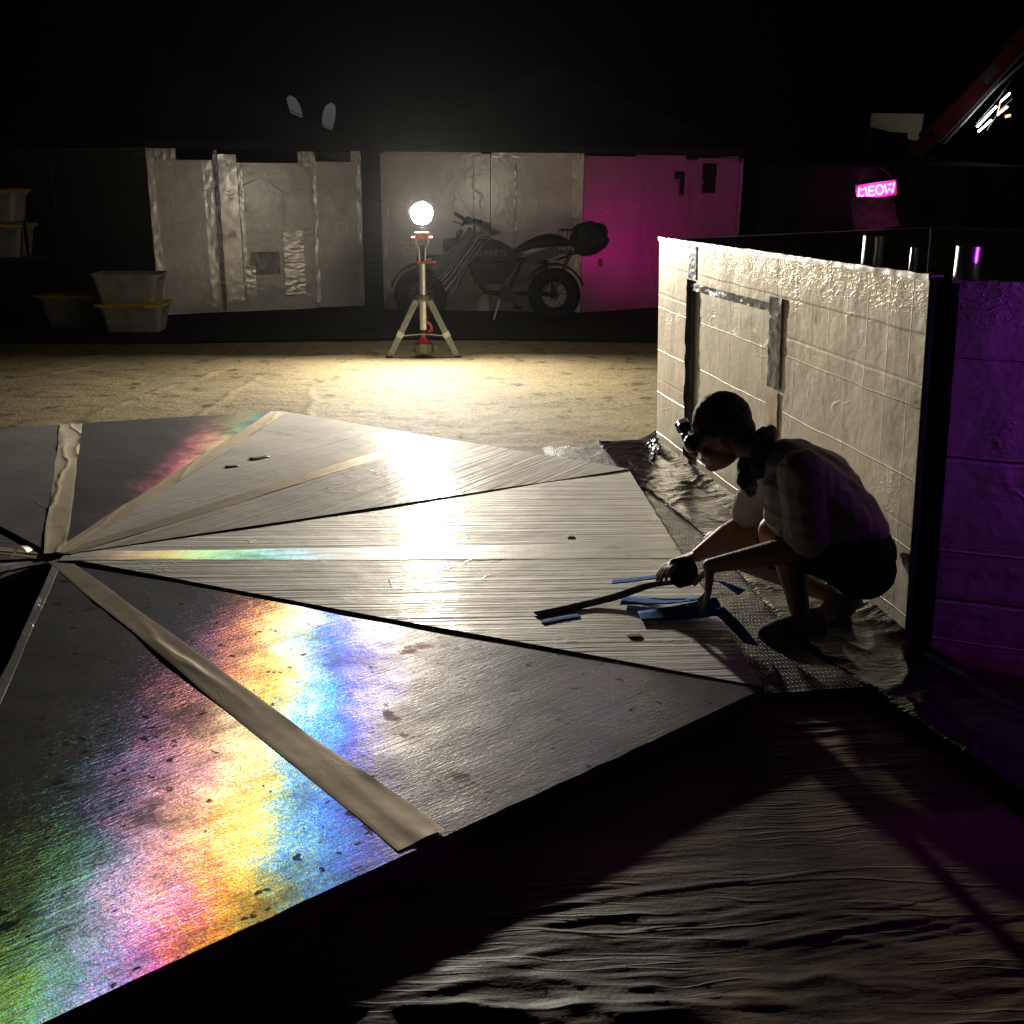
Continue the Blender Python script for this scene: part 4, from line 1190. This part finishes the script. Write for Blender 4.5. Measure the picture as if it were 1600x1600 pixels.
def stripe_mat():
    m, t = newmat('striped_cloth')
    uv = t.n('ShaderNodeUVMap').outputs[0]
    x, y, z = t.sep(uv)
    s = t.m('FRACT', t.m('MULTIPLY', x, 9.0))
    thin = t.step(t.m('ABSOLUTE', t.m('SUBTRACT', s, .5)), .10, .16, 1, 0)
    c = t.mix(thin, (.02, .02, .023), (.34, .34, .35))
    c = t.mix(t.step(x, .66, .70), c, (.09, .09, .10))
    b = t.n('ShaderNodeBsdfPrincipled', None, Base_Color=c, Roughness=.85)
    t.done(b.outputs[0])
    return m
def cloth(u, v):
    # from the handlebar (v=1) down over the fork to the wheel (v=0); u runs front to back
    ax = Vector((-.60, 0, .58)).lerp(Vector((-.17, 0, .95)), v)
    bx = Vector((-.36, 0, .24)).lerp(Vector((-.10, 0, .78)), v)
    p = ax.lerp(bx, u)
    yy = -.15 - .035 * math.sin(u * 9 + v * 3) - .02 * fbm(u * 5, v * 4)
    p.x += .035 * math.sin(math.pi * v) * (1 - u) + .02 * fbm(u * 4, v * 3, 2) + .10 * (v ** 3) * (u - .2)
    return (1.95 + p.x, 7.30 + yy, .03 + p.z + .012 * math.sin(u * 14))
o = sheet('striped_cloth', 40, 40, cloth, stripe_mat(), None, .004)
uvl = o.data.uv_layers.new(name='UVMap')
for lp in o.data.loops:
    i = lp.vertex_index
    uvl.data[lp.index].uv = (1 - (i % 41) / 40 , (i // 41) / 40)
tag(o, 'dark cloth with thin white stripes hung over the front of the bike', 'cloth')

# ------------------------------------------------------------------ the crouching person
def _unit_sphere(seg, rings):
    vs = [(0, 0, 1)]
    for j in range(1, rings):
        t = math.pi * j / rings
        vs += [(math.sin(t) * math.cos(2 * math.pi * i / seg), math.sin(t) * math.sin(2 * math.pi * i / seg), math.cos(t)) for i in range(seg)]
    vs.append((0, 0, -1))
    fs = [(0, 1 + i, 1 + (i + 1) % seg) for i in range(seg)]
    for j in range(rings - 2):
        a = 1 + j * seg
        fs += [(a + i, a + seg + i, a + seg + (i + 1) % seg, a + (i + 1) % seg) for i in range(seg)]
    e = len(vs) - 1; a = 1 + (rings - 2) * seg
    fs += [(e, a + (i + 1) % seg, a + i) for i in range(seg)]
    return vs, fs
SPH_S, SPH_L = _unit_sphere(12, 8), _unit_sphere(22, 14)
class Blob:
    """a heap of overlapping closed balls that is fused into one skin afterwards"""
    def __init__(s): s.v, s.f = [], []
    def add(s, sph, fn):
        n = len(s.v)
        s.v += [fn(p) for p in sph[0]]
        s.f += [tuple(n + i for i in f) for f in sph[1]]
    def mesh(s, name):
        me = bpy.data.meshes.new(name); me.from_pydata(s.v, [], s.f); me.update()
        return me
def ball(bm, c, r, seg=14):
    x, y, z = c
    bm.add(SPH_S, lambda p: (x + p[0] * r, y + p[1] * r, z + p[2] * r))
def ell(bm, c, axes, rot, seg=18):
    c = Vector(c); R3 = rot @ Matrix.Diagonal(axes)
    bm.add(SPH_L, lambda p: tuple(c + R3 @ Vector(p)))
def chain(bm, pts, sub=3):
    """overlapping spheres along a tapered limb: pts = [(point, radius), ...]"""
    for (p0, r0), (p1, r1) in zip(pts[:-1], pts[1:]):
        p0, p1 = Vector(p0), Vector(p1)
        n = max(2, int((p1 - p0).length / (min(r0, r1) * .45)))
        for i in range(n + 1):
            f = i / n
            ball(bm, p0.lerp(p1, f), r0 + (r1 - r0) * f, 12)
def fuse(name, bm, voxel, smooth, mat, parent, decimate=None):
    me = bm.mesh(name + '_src')
    tmp = bpy.data.objects.new('fuse_tmp', me); COL.objects.link(tmp)
    rm = tmp.modifiers.new('r', 'REMESH'); rm.mode = 'VOXEL'; rm.voxel_size = voxel
    if smooth:
        s_ = tmp.modifiers.new('s', 'SMOOTH'); s_.factor = .5; s_.iterations = smooth
    bpy.context.view_layer.update()
    out_me = bpy.data.meshes.new_from_object(tmp.evaluated_get(bpy.context.evaluated_depsgraph_get()))
    bpy.data.objects.remove(tmp, do_unlink=True)
    out_me.name = name
    out_me.materials.clear()
    return link(name, out_me, mat, parent, True)

def puff(o, fn):
    vs = o.data.vertices
    new = [v.co + v.normal * fn(v.co) for v in vs]
    flat = [q for p in new for q in p]
    vs.foreach_set('co', flat)
    o.data.update()

person = empty('person', (0, 0, 0))
tag(person, 'person in grey T-shirt and dark shorts crouching to tape the foil fan', 'person')
V = Vector
head_c = V((2.425, -.57, .678))
fw = V((-.90, .10, -.42)).normalized(); up0 = V((-.42, 0, .90)); sd_ = up0.cross(fw).normalized(); up = fw.cross(sd_).normalized()
HR = Matrix((fw, sd_, up)).transposed()
def hp(f, s, u):
    return head_c + fw * f + sd_ * s + up * u

bm = Blob()
# trunk
LAT = V((-.36, -.93, 0)).normalized()            # towards the left (near) side of the body
PEL, WAI, CHE, UPB, NKB, NKT = V((2.852, -.795, .318)), V((2.797, -.77, .430)), V((2.715, -.715, .530)), V((2.655, -.685, .580)), V((2.585, -.645, .620)), V((2.505, -.60, .642))
SHN, SHF = V((2.632, -.815, .598)), V((2.612, -.535, .530))
chain(bm, [(PEL, .105), (WAI, .100), (CHE, .108), (UPB, .090)])
for s in (-1, 1):
    ball(bm, PEL + LAT * (s * .065) + V((.012, 0, -.012)), .098)
    chain(bm, [(CHE + LAT * (s * .05), .095), ((SHN if s > 0 else SHF), .060)])
chain(bm, [(UPB + V((-.02, .01, .015)), .062), (NKB, .052), (NKT, .048)])
# head
ell(bm, hp(-.012, 0, .018), (.098, .076, .105), HR)
ell(bm, hp(.030, 0, -.055), (.058, .056, .066), HR)
ell(bm, hp(.058, 0, -.095), (.030, .032, .024), HR)
ell(bm, hp(.020, 0, -.085), (.055, .050, .030), HR)
chain(bm, [(hp(.086, 0, .010), .012), (hp(.108, 0, -.030), .014)])
for s in (-1, 1):
    ball(bm, hp(.100, s * .013, -.034), .010)
    ell(bm, hp(-.002, s * .077, -.010), (.020, .008, .030), HR)
    chain(bm, [(hp(.080, s * .014, .020), .013), (hp(.070, s * .045, .018), .013)])
    ball(bm, hp(.066, s * .040, -.035), .020)
ell(bm, hp(.084, 0, -.062), (.012, .024, .006), HR)
ell(bm, hp(.081, 0, -.073), (.012, .021, .007), HR)
# left (near) arm
nW = V((2.383, -.722, .262))
ELN = V((2.672, -.845, .372))
chain(bm, [(SHN, .056), (SHN.lerp(ELN, .5) + V((.008, -.012, 0)), .047), (ELN, .040), (ELN.lerp(nW, .35), .043), (ELN.lerp(nW, .75), .032), (nW, .025)])
# right (far) arm
fW = V((2.392, -.505, .222))
ELF = V((2.575, -.425, .312))
chain(bm, [(SHF, .055), (SHF.lerp(ELF, .5) + V((.006, .012, 0)), .045), (ELF, .039), (ELF.lerp(fW, .4), .041), (ELF.lerp(fW, .75), .032), (fW, .025)])
# legs
HIN, KNN, ANN = PEL + LAT * .075, V((2.598, -.700, .372)), V((2.706, -.722, .070))
HIF, KNF, ANF = PEL - LAT * .085, V((2.480, -.430, .235)), V((2.845, -.600, .105))
chain(bm, [(HIN, .090), (HIN.lerp(KNN, .55), .078), (KNN, .056)])
chain(bm, [(KNN + V((0, 0, -.01)), .054), (KNN.lerp(ANN, .33) + V((.022, 0, 0)), .054), (KNN.lerp(ANN, .66) + V((.012, 0, 0)), .042), (ANN, .032)])
chain(bm, [(HIF, .090), (HIF.lerp(KNF, .5), .076), (KNF, .055)])
chain(bm, [(KNF + V((0, 0, -.012)), .053), (KNF.lerp(ANF, .33), .053), (KNF.lerp(ANF, .70), .041), (ANF, .032)])
# feet
chain(bm, [((2.752, -.712, .045), .034), ((2.70, -.728, .046), .034), ((2.625, -.755, .036), .029)])
for i in range(5):
    b0 = V((2.628, -.756, .032)) + V((-.012, .030, 0)) * 0 + V((.26, .92, 0)).normalized() * ((i - 2) * -.017)
    chain(bm, [(b0, .017), (b0 + V((-.055 + .006 * i, -.018, -.010)), .011 if i else .014)])
chain(bm, [((2.900, -.640, .112), .033), ((2.885, -.640, .075), .034), ((2.835, -.630, .042), .029)])
for i in range(5):
    b0 = V((2.838, -.63 + (i - 2) * .016, .038))
    chain(bm, [(b0, .016), (b0 + V((-.05 + .005 * abs(i - 1), 0, -.018)), .011)])
# hands
def hand(bm, wrist, d, palm_n, length, curls, thumb_side):
    d = d.normalized(); pn = (palm_n - d * palm_n.dot(d)).normalized(); sw = d.cross(pn).normalized()
    pl = length * .52
    for k in range(4):
        base = wrist + d * .015 + sw * ((k - 1.5) * .010)
        knk = wrist + d * pl + sw * ((k - 1.5) * .0205)
        chain(bm, [(base, .016), (knk, .0115)])
        fl = length * (.46, .52, .49, .39)[k]
        a = curls[k]
        p, dv = knk, d.copy()
        for q_, fr in enumerate((.45, .32, .23)):
            ang = a * (1.0, 1.1, .7)[q_]
            dv = (dv * math.cos(ang) + pn * math.sin(ang)).normalized()
            p2 = p + dv * fl * fr
            chain(bm, [(p, .0098 - q_ * .0009), (p2, .0090 - q_ * .0010)])
            p = p2
    tb = wrist + d * .025 + sw * (thumb_side * .022) + pn * .006
    t1 = tb + (d * .55 + sw * thumb_side * .75 + pn * .35).normalized() * .040
    t2 = t1 + (d * .80 + sw * thumb_side * .25 + pn * .55).normalized() * .032
    t3_ = t2 + (d * .85 - sw * thumb_side * .10 + pn * .55).normalized() * .024
    chain(bm, [(tb, .015), (t1, .0125), (t2, .0105), (t3_, .0085)])
hand(bm, nW, V((-.10, .02, -1)).normalized() + V((.12, 0, 0)), V((-1, .3, 0)), .165, (.12, .20, .26, .34), 1)
hand(bm, fW, V((-.92, -.05, -.30)), V((.1, -.2, -1)), .165, (.25, .30, .35, .42), -1)
fuse('body', bm, .0042, 3, M['skin'], person)

# T-shirt
bm = Blob()
chain(bm, [(PEL.lerp(WAI, .55), .124), (WAI, .122), (CHE, .126), (UPB + V((0, 0, -.004)), .104), (NKB.lerp(UPB, .55), .078)])
for s in (-1, 1):
    chain(bm, [(CHE + LAT * (s * .055), .108), ((SHN if s > 0 else SHF), .078)])
    chain(bm, [(WAI + LAT * (s * .04), .105), (CHE + LAT * (s * .05), .105)])
chain(bm, [(SHN, .078), (SHN.lerp(ELN, .45), .073), (SHN.lerp(ELN, .82), .076)])
chain(bm, [(SHF, .076), (SHF.lerp(ELF, .45), .068), (SHF.lerp(ELF, .75), .066)])
# shirt front hanging slack from the chest
for q_ in (-.08, 0, .08):
    chain(bm, [(V((2.640, -.66, .520)) + LAT * q_, .075), (V((2.645, -.655, .445)) + LAT * q_, .066), (V((2.70, -.70, .40)) + LAT * q_, .075)])
sh_o = fuse('t_shirt', bm, .0055, 4, M['shirt'], person)
puff(sh_o, lambda c_: .006 * fbm(c_.x * 7 + c_.z * 5, c_.y * 7, c_.z * 7) + .005 * max(0, ridge(c_.x * 9 + c_.z * 13, c_.y * 4, 2)) ** 3)     # soft folds
# shorts
bm = Blob()
chain(bm, [(PEL, .120), (PEL.lerp(WAI, .5), .116)])
for s in (-1, 1):
    ball(bm, PEL + LAT * (s * .066) + V((.014, 0, -.012)), .110)
chain(bm, [(HIN, .106), (HIN.lerp(KNN, .5), .095), (HIN.lerp(KNN, .68), .090)])
chain(bm, [(HIF, .106), (HIF.lerp(KNF, .42), .094), (HIF.lerp(KNF, .55), .088)])
so_ = fuse('shorts', bm, .006, 4, M['shorts'], person)
puff(so_, lambda c_: .008 * fbm(c_.x * 10, c_.y * 10, c_.z * 10))
# cropped hair with a close dark cap
bm = Blob()
ell(bm, hp(-.022, 0, .036), (.100, .083, .098), HR)
ell(bm, hp(-.052, 0, -.012), (.066, .074, .062), HR)
ho = fuse('hair', bm, .005, 3, M['hair'], person)
puff(ho, lambda c_: .002 * fbm(c_.x * 60, c_.y * 60, c_.z * 60))
# goggles over the eyes with a small headlamp above, and strap
bm = Blob()
for s in (-1, 1):
    ell(bm, hp(.098, s * .034, .012), (.026, .038, .032), HR)
ell(bm, hp(.098, 0, .010), (.022, .022, .020), HR)
go = fuse('goggles', bm, .004, 2, M['goggle'], person)
for s in (-1, 1):
    bm = Blob(); ell(bm, hp(.112, s * .034, .012), (.015, .029, .024), HR)
    me = bm.mesh('goggle_lens')
    link('goggle_lens', me, M['lens_glass'], go, True)
mb = MB(); mb.box(tuple(hp(.100, 0, .070)), (.040, .062, .036), HR, .008)
hl = mb.build('headlamp', M['goggle'], person)
mb = MB(); mb.lathe([(.001, .022), (.016, .022), (.018, .016), (.018, 0)], tuple(hp(.105, 0, .070)), 16, 'X', HR)
mb.build('headlamp_lens', M['lens_glass'], hl)
pts = []
for i in range(25):
    a = math.radians(-150 + i * 12.5)
    pts.append(hp(-.015 + .100 * math.cos(a + math.pi) * -1 * 1.06, .092 * math.sin(a), .045 - .012 * math.cos(a)))
MB().tube(pts, .009, 8).build('goggle_strap', M['black_matte'], go, True)
# scarf
bm = Blob()
nc, nd = V((2.556, -.628, .622)), V((-.82, .35, .15)).normalized()
n1 = nd.cross(V((0, 1, 0))).normalized(); n2 = n1.cross(nd).normalized()
ringp = [(nc + (n1 * math.cos(a * .314) + n2 * math.sin(a * .314)) * .068 + nd * .012 * math.sin(a * 1.3), .024) for a in range(21)]
chain(bm, ringp)
chain(bm, [((2.510, -.625, .580), .032), ((2.508, -.640, .535), .030), ((2.525, -.650, .490), .018)])
sc = fuse('scarf', bm, .005, 2, M['scarf'], person)
puff(sc, lambda c_: .010 * fbm(c_.x * 30, c_.y * 30, c_.z * 30))
# shoes
bm = Blob()
chain(bm, [((2.765, -.708, .058), .042), ((2.705, -.727, .052), .043), ((2.630, -.752, .042), .041), ((2.580, -.770, .036), .034)])
fuse('shoe', bm, .005, 3, M['shoe'], person)
bm = Blob()
chain(bm, [((2.905, -.640, .118), .040), ((2.885, -.638, .078), .043), ((2.835, -.628, .050), .039), ((2.800, -.622, .038), .032)])
fuse('shoe', bm, .005, 3, M['shoe'], person)
mb = MB(); mb.box((2.680, -.737, .013), (.25, .085, .020), Matrix.Rotation(.34, 3, 'Z'), .009); mb.build('sole', M['sole'], person)
mb = MB(); mb.box((2.880, -.632, .050), (.16, .078, .018), Matrix.Rotation(-.75, 3, 'Y'), .008); mb.build('sole', M['sole'], person)
MB().torus((2.858, -.606, .112), .040, .010, 'Y', 20, 8).build('ankle_strap', M['yellow_sock'], person, True)

# ------------------------------------------------------------------ tape in and around the hands
mb = MB()
mb.lathe([(.030, -.024), (.052, -.024), (.052, .024), (.030, .024), (.030, -.024)], (2.335, -.545, .175), 28, 'X', Matrix.Rotation(.5, 3, 'Z'))
o = mb.build('tape_roll', M['black_tape'], None, True)
em = o.modifiers.new('edge', 'EDGE_SPLIT'); em.split_angle = .6
tag(o, 'black tape roll held in the far hand of the crouching person', 'tape roll')

def ribbon(name, pts, w, mat, label, cat, group=None, twist=0.0, n=30):
    pts = [V(p) for p in pts]
    def at(u):
        f = u * (len(pts) - 1); i = min(int(f), len(pts) - 2); q_ = f - i
        p0, p1 = pts[max(i - 1, 0)], pts[i]; p2, p3 = pts[i + 1], pts[min(i + 2, len(pts) - 1)]
        return .5 * ((2 * p1) + (p2 - p0) * q_ + (2 * p0 - 5 * p1 + 4 * p2 - p3) * q_ ** 2 + (3 * p1 - p0 - 3 * p2 + p3) * q_ ** 3)
    def fn(u, v):
        p = at(u); d = (at(min(1, u + .02)) - at(max(0, u - .02))).normalized()
        s = d.cross(V((0, 0, 1))); s = s.normalized() if s.length > 1e-4 else V((1, 0, 0))
        nn_ = s.cross(d)
        a = twist * u
        return tuple(p + (s * math.cos(a) + nn_ * math.sin(a)) * ((v - .5) * w) + V((0, 0, .0015 * fbm(u * 14, v * 4, len(pts)))))
    o = sheet(name, n, 4, fn, mat, None, .0012)
    return tag(o, label, cat, group)
ribbon('tape_strip', [(1.815, -.66, .070), (1.95, -.60, .072), (2.10, -.545, .085), (2.22, -.52, .115), (2.31, -.54, .135)], .052, M['black_tape'],
       'long black tape strip stretched from the roll onto the white foil', 'tape strip')
BT = 'torn blue tape pieces by the hands'
ribbon('blue_tape', [(2.11, -.40, .085), (2.20, -.415, .10), (2.31, -.44, .125)], .045, M['blue_tape'], 'short blue tape strip just left of the far hand', 'blue tape', BT)
ribbon('blue_tape', [(2.12, -.56, .078), (2.27, -.60, .088), (2.43, -.62, .11)], .085, M['blue_tape'], 'wide blue tape strip lying on the white foil below the roll', 'blue tape', BT, .3)
ribbon('blue_tape', [(2.16, -.70, .076), (2.30, -.70, .088), (2.44, -.68, .10)], .080, M['blue_tape'], 'crumpled blue tape strip nearest the camera under the hands', 'blue tape', BT, -.5)
ribbon('blue_tape', [(2.41, -.60, .17), (2.46, -.60, .155), (2.53, -.61, .12)], .060, M['blue_tape'], 'blue tape flap hanging right of the near hand', 'blue tape', BT, .8)
ribbon('blue_tape', [(2.41, -.74, .115), (2.45, -.80, .09), (2.49, -.90, .055)], .070, M['blue_tape'], 'blue tape piece dangling from the fingertips over the fan edge', 'blue tape', BT, .4)
ribbon('blue_tape', [(1.83, -.72, .0685), (1.90, -.69, .0685), (1.96, -.67, .069)], .030, M['blue_tape'], 'faint blue tape end under the tip of the black strip', 'blue tape', BT)

# ------------------------------------------------------------------ dust in the air
mb = MB(); mb.box((1.5, 20, 2.9), (84, 84, 8.0))
hz = mb.build('haze', None)
hm = bpy.data.materials.new('dusty_air'); hm.use_nodes = True
ht = hm.node_tree
for n_ in list(ht.nodes): ht.nodes.remove(n_)
ho_ = ht.nodes.new('ShaderNodeOutputMaterial')
hv_ = ht.nodes.new('ShaderNodeVolumePrincipled')
hv_.inputs['Color'].default_value = (.92, .92, .92, 1)
hv_.inputs['Density'].default_value = .0032
hv_.inputs['Anisotropy'].default_value = .35
hv_.inputs['Density'].default_value = .00022; hv_.inputs['Anisotropy'].default_value = .87
ht.links.new(hv_.outputs[0], ho_.inputs['Volume'])
hz.data.materials.append(hm)
tag(hz, kind='stuff')
hz['label'] = 'thin dust hanging in the air'
